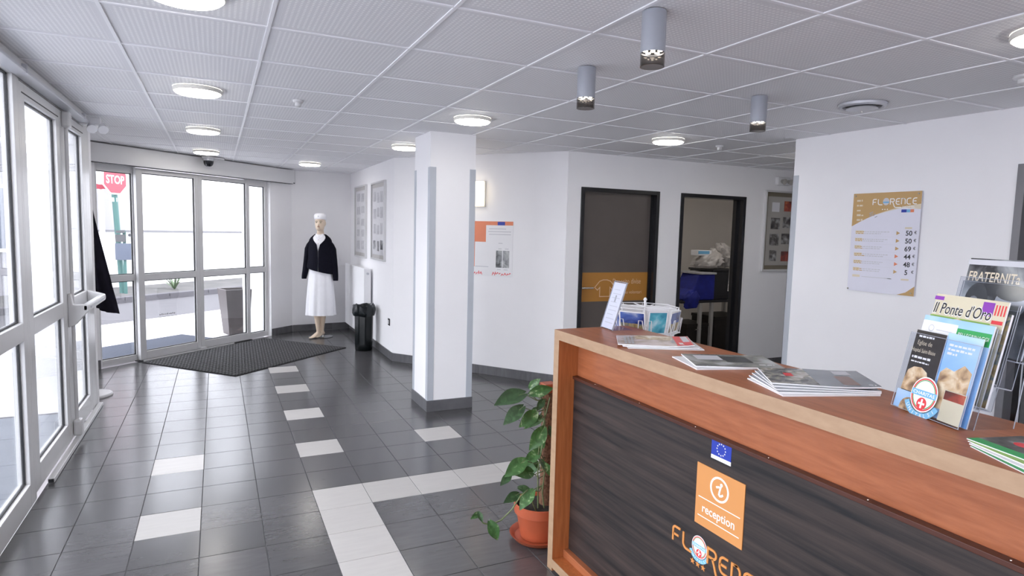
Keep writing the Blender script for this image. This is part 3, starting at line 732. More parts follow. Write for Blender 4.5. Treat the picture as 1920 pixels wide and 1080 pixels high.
# ---------------------------------------------------------------- hinged doors in the far wall
def door_case(name, F, u0, u1, v1, depth, t=0.042, mt=black_lacq):
    root = sempty(name, F.p((u0+u1)/2, 0, -depth/2))
    for a, b in ((u0, u0+t), (u1-t, u1)):
        m = MB(); m.fbox(F, a, b, 0.0, v1, -depth, 0.012, mt); m.build('door_frame', root, bevel=0.003)
    m = MB(); m.fbox(F, u0+t, u1-t, v1-t, v1, -depth, 0.012, mt); m.build('door_frame', root, bevel=0.003)
    return root
d5 = door_case('door_5', F_doors, D1[0]+0.001, D1[1]-0.001, DH-0.001, 0.155)
m = MB(); m.fbox(F_doors, D1[0]+0.043, D1[1]-0.043, 0.008, DH-0.044, -0.115, -0.072, door_brown); m.build('door_leaf', d5)
m = MB(); m.fbox(F_doors, D1[1]-0.062, D1[1]-0.043, 0.0, DH-0.044, -0.072, -0.050, black_lacq); m.fbox(F_doors, D1[0]+0.043, D1[0]+0.055, 0.0, DH-0.044, -0.072, -0.050, black_lacq); m.build('door_stop', d5)
m = MB(); m.fbox(F_doors, D1[0]+0.056, D1[1]-0.063, 0.868, 1.180, -0.072, -0.0705, door_band); m.build('door_band', d5)
lt = MB(); W5 = -0.0700
lt.text(F_doors, 'Deposito divise', 3.89, 1.055, 0.082, W5, door_ink, width=0.37)
lt.text(F_doors, 'magazzino volontari', 3.90, 0.945, 0.052, W5, door_ink, width=0.375)
lt.build('lettering', d5)
sh = MB()
tee = [(3.66, 1.02), (3.72, 1.085), (3.765, 1.10), (3.815, 1.10), (3.86, 1.085), (3.92, 1.02), (3.885, 0.99), (3.855, 1.02), (3.855, 0.92), (3.725, 0.92), (3.725, 1.02), (3.695, 0.99)]
sh.ribbon(F_doors, tee, 0.008, W5-0.0006, W5, door_ink, closed=True); sh.build('shirt_symbol', d5)
m = MB(); m.fbox(F_doors, 3.455, 3.495, 0.905, 1.125, -0.072, -0.062, chrome); m.build('handle_plate', d5, bevel=0.004)
m = MB(); m.tube([F_doors.p(3.475, 1.02, -0.062), F_doors.p(3.475, 1.02, -0.02), F_doors.p(3.50, 1.02, -0.012), F_doors.p(3.605, 1.02, -0.012)], 0.0095, chrome, 10); m.build('handle', d5, smooth=40)
d6 = door_case('door_6', F_doors, D2[0]+0.001, D2[1]-0.001, DH-0.001, 0.158)
m = MB(); m.fbox(F_doors, D2[1]-0.075, D2[1]-0.043, 0.0, DH-0.044, -0.10, -0.07, black_lacq); m.fbox(F_doors, D2[0]+0.043, D2[0]+0.055, 0.0, DH-0.044, -0.10, -0.07, black_lacq); m.build('door_stop', d6)
# dark doorway at the right-hand side, behind the desk
d7 = sempty('door_7', (4.45, 1.68, 0))
for a, b in ((-2.159, -2.115), (-1.245, -1.201)):
    m = MB(); m.fbox(F_rec, a, b, 0, 2.079, -0.14, 0.010, pm('door_frame_grey', (0.17, 0.165, 0.18), 0.35, 0.03, 6) if 'door_frame_grey' not in MATS else MATS['door_frame_grey']); m.build('door_frame', d7, bevel=0.002)
m = MB(); m.fbox(F_rec, -2.115, -1.245, 2.035, 2.079, -0.14, 0.010, MATS['door_frame_grey']); m.build('door_frame', d7, bevel=0.002)
m = MB(); m.fbox(F_rec, -2.113, -1.247, 0.006, 2.033, -0.12, -0.08, dark_void); m.build('door_leaf', d7)
m = MB(); m.fbox(F_rec, -2.075, -2.068, 0.02, 2.0, -0.08, -0.072, grey_metal); m.build('reflection_line', d7)  # grey strip drawn in place of a reflection line on the dark glass
wall('wall_behind_door', Frame((4.60, 0, 0), (0, -1, 0), (0, 0, 1)), -2.4, -1.0, th=0.05)

# ---------------------------------------------------------------- lamps
def ceiling_lamp(x, y, label):
    t = thing('ceiling_light', label, 'light', (x, y, H-0.005), 'round lamps in the ceiling')
    m = MB(); m.lathe([(0.136, 0.004), (0.138, -0.006), (0.1375, -0.018), (0.133, -0.021), (0.126, -0.020), (0.120, -0.006), (0.120, 0.004)], (x, y, H-0.005), lamp_rim, 40, cap=False); m.build('frame', t, smooth=40)
    m = MB(); m.lathe([(0.121, -0.008), (0.126, -0.019), (0.128, -0.024), (0.118, -0.031), (0.06, -0.036), (0.004, -0.037)], (x, y, H-0.005), lamp_glow, 40); m.build('diffuser', t, smooth=60)
    return t
def gx(i): return GX0+GS*(i+0.5)
def gy(j): return GY0+GS*(j+0.5)
LL = [(0, -1, 'round ceiling lamp cut by the top edge, nearest of the row beside the glass wall'),
      (0, 2, 'round ceiling lamp second from the camera in the row beside the glass wall'),
      (0, 5, 'round ceiling lamp third from the camera in the row beside the glass wall'),
      (0, 8, 'round ceiling lamp close above the dome camera at the entrance'),
      (2, 9, 'round ceiling lamp nearest the mannequin in the corner'),
      (3, 5, 'round ceiling lamp partly hidden behind the white column'),
      (3, 2, 'round ceiling lamp in front of the top of the white column'),
      (6, 2, 'round ceiling lamp in front of the brown door wall'),
      (5, -3, 'round ceiling lamp at the right edge of the picture above the desk')]
l0 = None
for i, j, s in LL:
    if l0 is None: l0 = ceiling_lamp(gx(i), gy(j), s)
    else: clone(l0, (gx(i), gy(j), H-0.005), s)
for i, j, s in ((0, -4, 'round ceiling lamp beside the glass wall, out of view behind the camera'), (3, -6, 'round ceiling lamp in front of the rear wall, out of view'), (9, 2, 'round ceiling lamp in the corridor, hidden by the reception wall')):
    clone(l0, (gx(i), gy(j), H-0.005), s)       # lamps added out of view on the same grid, to light the room
def spot(x, y, zl, zb, label):
    t = thing('spotlight', label, 'spotlight', (x, y, H-0.003), 'cylinder spotlights over the reception desk')
    r = 0.0455
    m = MB(); m.lathe([(r*0.96, 0.0), (r, -0.006), (r, zl-H), (r*0.93, zl-H), (r*0.93, zl-H+0.02)], (x, y, H-0.003), grey_spot, 32, cap=False); m.build('body', t, smooth=40)
    m = MB(); m.lathe([(r*0.92, zl-H+0.006), (0.001, zl-H+0.006)], (x, y, H-0.003), black_plastic, 32); m.build('lamp_plate', t)
    m = MB(); m.lathe([(r*0.99, zl-H-0.0005), (r*0.99, zb-H), (r*0.93, zb-H), (r*0.93, zl-H-0.0005)], (x, y, H-0.003), smoke_glass, 32, cap=False); m.build('glass_ring', t, smooth=40)
    for k in range(6):
        a = k*math.pi/3+0.3; q = 0.028 if k < 5 else 0.0
        a = k*2*math.pi/5+0.3
        m = MB(); m.lathe([(0.0095, zl-H+0.0058), (0.0090, zl-H+0.0045), (0.001, zl-H+0.004)], (x+q*math.cos(a), y+q*math.sin(a), H-0.003), led_glow, 12); m.build('led', t, smooth=60)
    return t
grey_spot = pm('spot_aluminium', (0.40, 0.42, 0.47), 0.38, 0.02, 8, metal=0.35)
s0 = spot(1.477, 1.945, 2.272, 2.222, 'grey cylinder spotlight, largest and nearest of the three under the ceiling')
clone(s0, (1.685, 2.745, H-0.003), 'grey cylinder spotlight left of the large one, second in height')
clone(s0, (2.89, 2.775, H-0.003), 'grey cylinder spotlight farthest to the right, smallest of the three')
# round air outlet
t = thing('air_vent', 'round white air outlet in the ceiling above the reception wall', 'vent', (3.565, 2.61, H-0.005))
m = MB(); m.lathe([(0.135, 0.003), (0.133, -0.012), (0.118, -0.020), (0.108, -0.014), (0.104, 0.003)], (3.565, 2.61, H-0.005), grey_metal, 36, cap=False); m.build('rim', t, smooth=40)
m = MB(); m.lathe([(0.106, -0.001), (0.10, -0.001), (0.06, -0.004), (0.005, -0.004)], (3.565, 2.61, H-0.005), gasket, 36); m.build('duct', t)
m = MB(); m.lathe([(0.085, -0.020), (0.088, -0.026), (0.05, -0.036), (0.004, -0.038)], (3.565, 2.61, H-0.005), grey_metal, 36); m.build('disc', t, smooth=40)
m = MB(); m.lathe([(0.006, -0.002), (0.006, -0.046), (0.002, -0.048)], (3.565, 2.61, H-0.005), chrome, 10); m.build('stem', t)
def detector(x, y, r, label):
    t = thing('smoke_detector', label, 'detector', (x, y, H-0.004))
    m = MB(); m.lathe([(r, 0.003), (r, -0.008), (r*0.8, -0.016)], (x, y, H-0.004), white_metal, 24); m.build('base', t, smooth=40)
    m = MB(); m.lathe([(r*0.62, -0.014), (r*0.6, -0.034), (r*0.35, -0.042), (0.002, -0.043)], (x, y, H-0.004), white_metal, 24); m.build('sensor_head', t, smooth=40)
detector(0.50, 4.41, 0.034, 'small white detector in the middle of the ceiling, left of the column')
detector(4.15, 4.42, 0.034, 'small white detector far back on the ceiling, before the doors')
detector(3.60, 1.775, 0.05, 'white detector cut by the right edge of the picture')
# dome camera above the sliding door
p = F_slide.p(1.245, 0, 0.20)
t = thing('dome_camera', 'small black dome camera under the ceiling above the sliding door', 'camera', (p.x, p.y, H-0.004))
m = MB(); m.fbox(F_slide.at(1.245, 0, 0.20), -0.055, 0.20, H-0.030, H-0.005, -0.05, 0.05, white_metal); m.build('mount', t, bevel=0.004)
m = MB(); m.lathe([(0.058, -0.026), (0.060, -0.045), (0.056, -0.055)], (p.x, p.y, H-0.004), grey_metal, 28); m.build('collar', t, smooth=40)
m = MB(); m.lathe([(0.057, -0.055), (0.056, -0.080), (0.047, -0.105), (0.030, -0.122), (0.003, -0.129)], (p.x, p.y, H-0.004), pm('dome_black', (0.012, 0.013, 0.018), 0.08, 0.05, 5), 28); m.build('dome', t, smooth=60)
# emergency lamp on the far end of the cornice
E0 = F_left.p(5.93, 0, 0.0)
t = thing('emergency_light', 'white emergency lamp with two heads above the last glass door leaf', 'light', (E0.x+0.06, E0.y, 2.30))
m = MB(); m.box(E0.x+0.002, E0.x+0.15, E0.y-0.03, E0.y+0.05, 2.345, 2.405, emer_mat); m.build('housing', t, bevel=0.01)
for k, dx in enumerate((0.075, 0.150)):
    m = MB(); c = (E0.x+dx, E0.y-0.02, 2.335)
    m.tube([(c[0], c[1]+0.03, c[2]+0.02), (c[0]+0.01, c[1]-0.015, c[2]-0.012), (c[0]+0.018, c[1]-0.035, c[2]-0.028)], [0.020, 0.030, 0.036], emer_mat, 16); m.build('lamp_head', t, smooth=40)
# emergency lamp over the photo board by the corridor
p = F_doors.p(6.28, 2.235, 0)
t = thing('emergency_light', 'clear emergency lamp with two small heads above the photo board beside the corridor', 'light', tuple(p))
m = MB(); m.fbox(F_doors, 6.14, 6.36, 2.235, 2.335, 0.0, 0.05, emer_mat); m.build('housing', t, bevel=0.012)
for dx in (6.20, 6.31):
    m = MB(); m.tube([F_doors.p(dx, 2.285, 0.05), F_doors.p(dx, 2.275, 0.085), F_doors.p(dx, 2.27, 0.10)], [0.02, 0.032, 0.036], chrome, 14); m.build('lamp_head', t, smooth=40)
# wall lamp and poster on the diagonal wall
p = F_diag.p(1.10, 1.855, 0)
t = thing('wall_lamp', 'lit square cream wall lamp half hidden behind the white column', 'lamp', tuple(p))
m = MB(); m.fbox(F_diag, 0.99, 1.25, 1.855, 2.135, 0.0, 0.03, lamp_rim); m.build('back_plate', t, bevel=0.004)
m = MB(); m.fbox(F_diag, 0.985, 1.255, 1.860, 2.130, 0.03, 0.085, wall_lamp_mat); m.build('glass_shade', t, bevel=0.02)
t = thing('poster', 'orange and white poster with dark photographs on the diagonal wall right of the column', 'poster', tuple(F_diag.p(1.33, 1.10, 0)))
U1 = 1.594; U0 = 1.075; VB, VT = 1.10, 1.70
m = MB(); m.fbox(F_diag, U0, U1, VB, VT, 0.0, 0.004, paper); m.build('sheet', t)
m = MB(); m.fbox(F_diag, U0, U1, VT-0.042, VT, 0.004, 0.0048, ink_salmon); m.fbox(F_diag, U0, 1.262, 1.475, VT-0.042, 0.004, 0.0048, ink_salmon); m.fbox(F_diag, U0, U0+0.05, VB+0.10, 1.475, 0.004, 0.0048, ink_salmon); m.build('orange_border', t)
m = MB(); m.fbox(F_diag, 1.405, 1.495, VT-0.042, VT-0.004, 0.0048, 0.0054, ink_blue); m.build('flag_mark', t)
m = MB(); m.fbox(F_diag, 1.392, 1.555, 1.20, 1.385, 0.004, 0.0048, photo_bw); m.build('photograph', t)
m = MB(); m.fbox(F_diag, 1.468, 1.476, 1.20, 1.385, 0.0048, 0.0054, paper); m.build('photograph_gap', t)
m = MB()
for k, (a, b, c) in enumerate(((1.30, 1.51, 1.615), (1.29, 1.57, 1.585), (1.30, 1.57, 1.555), (1.42, 1.47, 1.46), (1.42, 1.46, 1.40), (1.50, 1.545, 1.40), (1.41, 1.455, 1.175), (1.49, 1.54, 1.175), (1.13, 1.30, 1.20))):
    m.fbox(F_diag, a, b, c, c+0.008, 0.004, 0.0046, ink_lgrey)
stuff(m.build('printed_lines', t))
m = MB(); rr = random.Random(3); u = 1.12
while u < 1.575:
    L = rr.uniform(0.012, 0.03)
    if u < 1.22 or u > 1.33: m.ribbon(F_diag, [(u, VB+rr.uniform(0.012, 0.03)), (u+L*0.5, VB+rr.uniform(0.03, 0.05)), (u+L, VB+rr.uniform(0.012, 0.04))], 0.008, 0.004, 0.0046, ink_red)
    u += L+0.006
stuff(m.build('red_handwriting', t))

# ---------------------------------------------------------------- framed photo boards
def photo_board(F, u0, u1, v0, v1, label, rows, cols, mb_mat, ph_mats, seed, edge=0.022, pad=0.09):
    t = thing('framed_photo_board', label, 'picture frame', tuple(F.p((u0+u1)/2, v0, 0.015)))
    for a, b, c, d in ((u0, u1, v0, v0+edge), (u0, u1, v1-edge, v1), (u0, u0+edge, v0+edge, v1-edge), (u1-edge, u1, v0+edge, v1-edge)):
        m = MB(); m.fbox(F, a, b, c, d, 0.0, 0.030, white_metal); m.build('frame', t, bevel=0.002)
    m = MB(); m.fbox(F, u0+edge, u1-edge, v0+edge, v1-edge, 0.0, 0.012, mb_mat); m.build('backing', t)
    m = MB(); m.fbox(F, u0+edge+0.03, u1-edge-0.03, v0+edge+0.05, v1-edge-0.05, 0.012, 0.0135, board_inner if mb_mat is board_beige else board_inner2); m.build('inner_sheet', t)
    rr = random.Random(seed); W = u1-u0-2*pad; Hh = v1-v0-2*pad
    for r in range(rows):
        for c in range(cols):
            pw = W/cols*rr.uniform(0.6, 0.82); ph = Hh/rows*rr.uniform(0.55, 0.72)
            cu = u0+pad+W*(c+0.5)/cols+rr.uniform(-0.01, 0.01); cv = v1-pad-Hh*(r+0.5)/rows+rr.uniform(-0.012, 0.012)
            m = MB(); m.fbox(F, cu-pw/2, cu+pw/2, cv-ph/2, cv+ph/2, 0.0135, 0.015, ph_mats(r, c)); m.build('photograph', t)
    m = MB(); m.fbox(F, u0+edge, u1-edge, v0+edge, v1-edge, 0.022, 0.0235, frame_glass); m.build('glass', t)
    return t
board_inner = pm('frame_sheet_pale', (0.86, 0.86, 0.88), 0.6, 0.02, 6)
board_inner2 = pm('frame_sheet_stone', (0.46, 0.44, 0.40), 0.6, 0.03, 6)
photo_board(F_right, -9.52, -8.76, 1.165, 2.195, 'white framed photo board on the entrance wall, the one nearer the mannequin', 5, 2, board_beige, lambda r, c: photo_pale, 5)
photo_board(F_right, -8.425, -7.68, 1.180, 2.188, 'white framed photo board on the entrance wall, the one nearer the column', 4, 3, board_beige, lambda r, c: photo_bw if r == 3 else photo_pale, 9)
photo_board(F_doors, 5.985, 6.93, 1.190, 2.170, 'photo board with dark snapshots beside the open doorway, partly behind the reception wall', 4, 4, board_olive,
            lambda r, c: (paper if (r, c) == (0, 0) else photo_red if (r, c) in ((0, 1), (3, 1)) else photo_mix), 4)

# ---------------------------------------------------------------- radiator, socket
rad_paint = pm('radiator_enamel', (0.86, 0.86, 0.88), 0.55, 0.01, 5, spec=0.3)
t = thing('radiator', 'tall flat white panel radiator behind the black bin', 'radiator', (1.83, 9.08, 0.13))
m = MB()
m.box(1.783, 1.789, 8.40, 9.76, 0.13, 1.05, rad_paint); m.build('front_panel', t, bevel=0.004)
for y in (8.40, 9.75):
    m = MB(); m.box(1.789, 1.875, y, y+0.012, 0.14, 1.045, rad_paint); m.build('side_cover', t, bevel=0.003)
m = MB()
for k in range(12): m.box(1.795, 1.87, 8.43+k*0.11, 8.50+k*0.11, 1.030, 1.040, rad_paint)
m.box(1.789, 1.797, 8.412, 9.75, 1.025, 1.045, rad_paint); m.box(1.866, 1.874, 8.412, 9.75, 1.025, 1.045, rad_paint); m.build('top_grille', t)
m = MB(); m.box(1.80, 1.872, 8.413, 9.75, 0.16, 1.0, rad_paint); m.build('core', t)
m = MB(); m.box(1.874, 1.898, 8.7, 8.76, 0.3, 0.9, rad_paint); m.box(1.874, 1.898, 9.4, 9.46, 0.3, 0.9, rad_paint); m.build('wall_bracket', t)
m = MB(); m.tube([(1.83, 8.396, 0.98), (1.83, 8.375, 0.98)], 0.016, grey_metal, 14); m.build('air_valve', t, smooth=40)
m = MB(); m.tube([(1.82, 9.765, 1.0), (1.82, 9.86, 1.0)], [0.022, 0.02], grey_metal, 12); m.build('thermostat_knob', t, smooth=40)
t = thing('wall_socket', 'small black framed wall socket near the column corner', 'socket', tuple(F_right.p(-7.49, 0.415, 0)))
m = MB(); m.fbox(F_right, -7.535, -7.455, 0.41, 0.495, 0, 0.008, black_plastic); m.build('surround', t, bevel=0.002)
m = MB(); m.fbox(F_right, -7.515, -7.475, 0.43, 0.475, 0.008, 0.013, white_metal); m.build('face', t, bevel=0.002)
m = MB()
for k in (-1, 0, 1): m.disc(F_right, -7.495+k*0.010, 0.452, 0.0028, 0.0028, 0.013, 0.0135, black_plastic, 10)
stuff(m.build('pin_hole', t))
# ---------------------------------------------------------------- bin
BX, BY = 1.722, 8.12
t = thing('waste_bin', 'black plastic waste bin lined with a black bag below the radiator', 'bin', (BX, BY, 0))
lob = lambda a, z: 1.0+0.035*math.cos(8*a)
m = MB(); m.lathe([(0.100, 0.0), (0.108, 0.01), (0.112, 0.10), (0.116, 0.50), (0.114, 0.51), (0.105, 0.50), (0.103, 0.02)], (BX, BY, 0), bin_black, 48, ru=lob, cap=False)
m.lathe([(0.104, 0.02), (0.002, 0.02)], (BX, BY, 0), bin_black, 24); m.build('body', t, smooth=50)
m = MB(); rr = random.Random(11); n = 40; prof = [(0.100, 0.40), (0.104, 0.52), (0.116, 0.575), (0.132, 0.60), (0.142, 0.575), (0.150, 0.53), (0.146, 0.49), (0.134, 0.455)]
secs = []
for k, (r, z) in enumerate(prof):
    s = []
    for i in range(n):
        a = 2*math.pi*i/n; nz = mnoise.noise(Vector((math.cos(a)*2.3, math.sin(a)*2.3, k*0.7)))
        n2 = mnoise.noise(Vector((math.cos(a)*6, math.sin(a)*6, k*1.3+5)))
        f = 0.0 if k < 2 else 1.0
        s.append(Vector((BX+(r+f*(0.012*nz+0.010*n2))*math.cos(a), BY+(r+f*(0.012*nz+0.010*n2))*math.sin(a), z+f*(0.018*nz+0.014*n2))))
    secs.append(s)
m.loft(secs, bag_black, cap=False); m.build('bin_bag', t, smooth=35)

# ---------------------------------------------------------------- entrance mats
def slide_box(m, s0, s1, w0, w1, z0, z1, mt): return m.prism(XY, [tuple((SL+SE*s+SN*w_)[:2]) for s, w_ in ((s0, w0), (s1, w0), (s1, w1), (s0, w1))], z0, z1, mt)
ctr = SL+SE*1.32+SN*0.78
t = thing('entrance_mat', 'dark grey ribbed entrance mat on the tiles inside the sliding door', 'mat', (ctr.x, ctr.y, 0.0015))
m = MB(); slide_box(m, 0.385, 2.245, 0.075, 1.49, 0.0015, 0.007, mat_fabric); m.build('mat_base', t)
m = MB(); s = 0.405
while s < 2.23:
    slide_box(m, s, s+0.020, 0.095, 1.475, 0.007, 0.0105, mat_rib); s += 0.046
stuff(m.build('rib', t))
m = MB(); w_ = 0.11
while w_ < 1.47:
    slide_box(m, 0.40, 2.235, w_, w_+0.018, 0.007, 0.0112, mat_fabric); w_ += 0.048
stuff(m.build('cross_rib', t))
c = SL+SE*1.05-SN*0.62
m = MB(); slide_box(m, 0.10, 1.90, -1.115, -0.16, 0.0, 0.010, mat_out)
tag(m.build('outdoor_mat', bevel=0.003), 'flat blue-grey mat on the pavement outside the sliding door', 'mat')

# ---------------------------------------------------------------- mannequin
MX, MY, MZ = 1.345, 9.285, 0.0015
mq = thing('mannequin', 'female mannequin in white dress, navy cardigan and white cap, standing on a glass base', 'mannequin', (MX, MY, MZ), rz=math.radians(-22))
def esec(cx, cy, z, rx, ry, n=28, tilt=0.0, pw=1.0):
    s = []
    for i in range(n):
        a = 2*math.pi*i/n; ca, sa = math.cos(a), math.sin(a)
        x = rx*math.copysign(abs(ca)**pw, ca); y = ry*math.copysign(abs(sa)**pw, sa)
        s.append(Vector((cx+x, cy+y, z+tilt*y)))
    return s
# one continuous body: torso, neck and head in one loft, legs and feet, joined by a voxel remesh
m = MB()
body = [(0, 0.01, 0.78, .13, .10), (0, 0.01, 0.90, .165, .115), (0, 0, 1.02, .135, .095), (0, 0, 1.12, .120, .088), (0, -.01, 1.25, .145, .105), (0, 0, 1.36, .142, .092),
        (0, .01, 1.42, .125, .075), (0, .012, 1.455, .085, .062), (0, .012, 1.475, .062, .055), (0, .010, 1.50, .050, .050), (0, .004, 1.535, .047, .049)]
secs = [esec(*b) for b in body]
head = [(0, -.012, 1.545, .046, .060), (0, -.020, 1.562, .055, .075), (0, -.018, 1.598, .063, .086), (0, -.010, 1.640, .069, .092), (0, -.004, 1.68, .071, .094), (0, 0, 1.72, .070, .090), (0, 0.002, 1.745, .052, .070), (0, .002, 1.757, .02, .03)]
secs += [esec(*b) for b in head]
m.loft(secs, skin)
# nose, brows, ears, chin
m.loft([esec(0, -.112+.022, 1.660, .008, .012, 10), esec(0, -.107, 1.640, .010, .012, 10), esec(0, -.110, 1.622, .014, .014, 10), esec(0, -.100, 1.612, .012, .010, 10)], skin)
for sx in (-1, 1):
    m.loft([esec(sx*.064, .004, 1.605, .006, .010, 10), esec(sx*.070, .008, 1.63, .008, .018, 10), esec(sx*.071, .012, 1.655, .007, .020, 10), esec(sx*.066, .008, 1.668, .005, .012, 10)], skin)
# legs: weight on the rear foot, the other a step ahead
for sx, fy, fx, yaw in ((-1, -0.075, 0.012, -0.52), (1, -0.005, -0.012, -0.40)):
    hip = Vector((sx*0.075, 0.01, 0.86)); knee = Vector((sx*0.055+fx*.5, fy*0.6-0.02, 0.46)); ank = Vector((sx*0.03+fx, fy+0.02, 0.10))
    pts = [(hip, .085, .085), (hip.lerp(knee, .5), .066, .068), (knee, .048, .050), (knee.lerp(ank, .3), .048, .052), (knee.lerp(ank, .65), .036, .038), (ank, .027, .032), (ank+Vector((0, .004, -.04)), .028, .036)]
    m.loft([esec(q.x, q.y, q.z, a, b, 16) for q, a, b in pts][::-1], skin)
    # foot pointing forwards and down on a raised heel
    R = Matrix.Rotation(yaw, 3, 'Z')
    fs = []
    for d_, z_, rw, rh in ((.035, .050, .026, .030), (0, .055, .030, .036), (-.04, .046, .033, .032), (-.085, .030, .037, .022), (-.125, .016, .038, .013), (-.155, .012, .030, .010), (-.168, .011, .016, .007)):
        ring = []
        for i in range(14):
            a = 2*math.pi*i/14; q = R @ Vector((rw*math.cos(a), d_, 0)); ring.append(Vector((ank.x+q.x, ank.y+q.y, max(0.009, z_+rh*math.sin(a)))))
        fs.append(ring)
    m.loft(fs, skin)
    for k in range(5):
        q = R @ Vector(((k-2)*0.0135*(1 if sx > 0 else -1), -.150-0.022*(1-abs(k-0.8)*0.22), 0))
        m.lathe([(0.002, .008), (.0075, .012), (.0075, .018), (.002, .022)], (ank.x+q.x, ank.y+q.y, 0), skin, 8)
b = m.build('body', mq, local=True)
rm = b.modifiers.new('remesh', 'REMESH'); rm.mode = 'VOXEL'; rm.voxel_size = 0.006; rm.use_smooth_shade = True
sm = b.modifiers.new('smooth', 'SMOOTH'); sm.iterations = 3; sm.factor = 0.5
for sx in (-1, 1):
    m = MB(); m.loft([esec(sx*.030, -.098, 1.645, .004, .004, 10), esec(sx*.030, -.100, 1.650, .013, .006, 10), esec(sx*.030, -.098, 1.656, .006, .004, 10)], eye_dark); m.build('eye', mq, local=True)
    m = MB(); m.tube([(sx*.014, -.102, 1.668), (sx*.032, -.098, 1.673), (sx*.048, -.086, 1.668)], .0035, eye_dark, 6); m.build('eyebrow', mq, local=True)
m = MB(); m.loft([esec(0, -.104, 1.588, .012, .005, 12), esec(0, -.106, 1.594, .019, .006, 12), esec(0, -.104, 1.600, .010, .004, 12)], lip_mat); m.build('lips', mq, local=True, smooth=60)
# white dress: collar, bodice and pleated skirt
m = MB(); secs = []
for z, rx, ry, pl in ((0.325, .212, .170, .016), (0.50, .202, .162, .015), (0.70, .186, .148, .011), (0.88, .170, .128, .006), (1.00, .145, .105, .002), (1.10, .132, .098, .001), (1.26, .152, .117, 0), (1.37, .150, .104, 0), (1.425, .132, .086, 0), (1.458, .092, .070, 0), (1.482, .062, .060, 0)):
    s = []
    for i in range(72):
        a = 2*math.pi*i/72; k = 1+pl/0.2*math.sin(9*a+0.4*math.sin(z*7))*0.55+pl/0.2*0.3*math.sin(17*a+1)
        s.append(Vector((rx*k*math.cos(a), ry*k*math.sin(a)+(-.008 if z > 1.2 else 0), z)))
    secs.append(s)
dr = m.loft(secs, white_cloth, cap=False).build('dress', mq, local=True, smooth=50)
m = MB()
for sx in (-1, 1):
    m.add([(0.004*sx, -.098, 1.425), (sx*.032, -.088, 1.446), (sx*.050, -.062, 1.474), (sx*.050, -.018, 1.494), (sx*.050, -.048, 1.490), (sx*.020, -.066, 1.478)] +
          [(0.004*sx, -.104, 1.425), (sx*.034, -.094, 1.444), (sx*.054, -.066, 1.472), (sx*.054, -.018, 1.498), (sx*.052, -.053, 1.494), (sx*.020, -.072, 1.482)],
          [(0, 1, 2, 3, 4, 5), (11, 10, 9, 8, 7, 6), (0, 6, 7, 1), (1, 7, 8, 2), (2, 8, 9, 3), (3, 9, 10, 4), (4, 10, 11, 5), (5, 11, 6, 0)], white_cloth)
m.build('collar', mq, local=True)
m = MB()
for z, y in ((1.405, -.112), (1.35, -.122)): m.lathe([(.007, 0), (.007, .004), (.001, .006)], (0, y, z), lip_mat, 10)
m.build('button', mq, local=True)
# navy cardigan: open V at the front, hem, two long sleeves
m = MB(); nA = 60
def vhalf(z): return 0.02 if z < 1.32 else min(0.95, 0.02+(z-1.32)*6.2)
rows = [(0.955, .178, .138), (0.99, .190, .146), (1.03, .188, .145), (1.12, .172, .138), (1.25, .174, .140), (1.34, .168, .128), (1.40, .158, .110), (1.435, .138, .096), (1.463, .106, .084), (1.486, .076, .072)]
outer = []; inner = []
for z, rx, ry in rows:
    ho = vhalf(z); ro = []; ri = []
    for i in range(nA+1):
        a = -math.pi/2+ho+(2*math.pi-2*ho)*i/nA
        hem = -0.042*math.cos(a)*max(0.0, (1.2-z)/0.25)*(1.0 if z < 1.2 else 0.0)
        wv = 1+0.012*math.sin(7*a+z*9)
        ro.append(Vector((rx*wv*math.cos(a), ry*wv*math.sin(a), z+hem))); ri.append(Vector(((rx*wv-.008)*math.cos(a), (ry*wv-.008)*math.sin(a), z+hem)))
    outer.append(ro); inner.append(ri)
P = [q for r in outer for q in r]+[q for r in inner for q in r]; K = nA+1; NR = len(rows); B = K*NR; fs = []
for j in range(NR-1):
    for i in range(nA):
        fs.append((j*K+i, j*K+i+1, (j+1)*K+i+1, (j+1)*K+i)); fs.append((B+j*K+i, B+(j+1)*K+i, B+(j+1)*K+i+1, B+j*K+i+1))
    fs.append((j*K, (j+1)*K, B+(j+1)*K, B+j*K)); fs.append((j*K+nA, B+j*K+nA, B+(j+1)*K+nA, (j+1)*K+nA))
for i in range(nA):
    fs.append((i, B+i, B+i+1, i+1)); j = NR-1; fs.append((j*K+i, j*K+i+1, B+j*K+i+1, B+j*K+i))
m.add(P, fs, navy_knit); cg = m.build('cardigan', mq, local=True, smooth=60)
for sx, ez in ((-1, 0.845), (1, 0.825)):
    m = MB(); sp = [(sx*.108, .0, 1.428, .044, .060), (sx*.142, .0, 1.380, .052, .066), (sx*.168, .004, 1.28, .052, .064), (sx*.188, .006, 1.12, .048, .058), (sx*.205, -.004, 0.99, .044, .050), (sx*.217, -.022, 0.90, .040, .045), (sx*.222, -.030, ez+0.02, .036, .040), (sx*.223, -.032, ez, .034, .038)]
    secs = []
    for x, y, z, a, b_ in sp:
        s = esec(x, y, z, a, b_, 20)
        s = [Vector((q.x, q.y, q.z+(q.x-x)*(-0.9*sx if z > 1.35 else 0))) for q in s]; secs.append(s)
    secs.append([Vector((q.x*0.985+0.0038*sx, q.y, q.z+0.03)) for q in esec(sx*.223, -.032, ez, .027, .031, 20)])
    m.loft(secs, navy_knit); m.build('sleeve', cg, local=True, smooth=60)
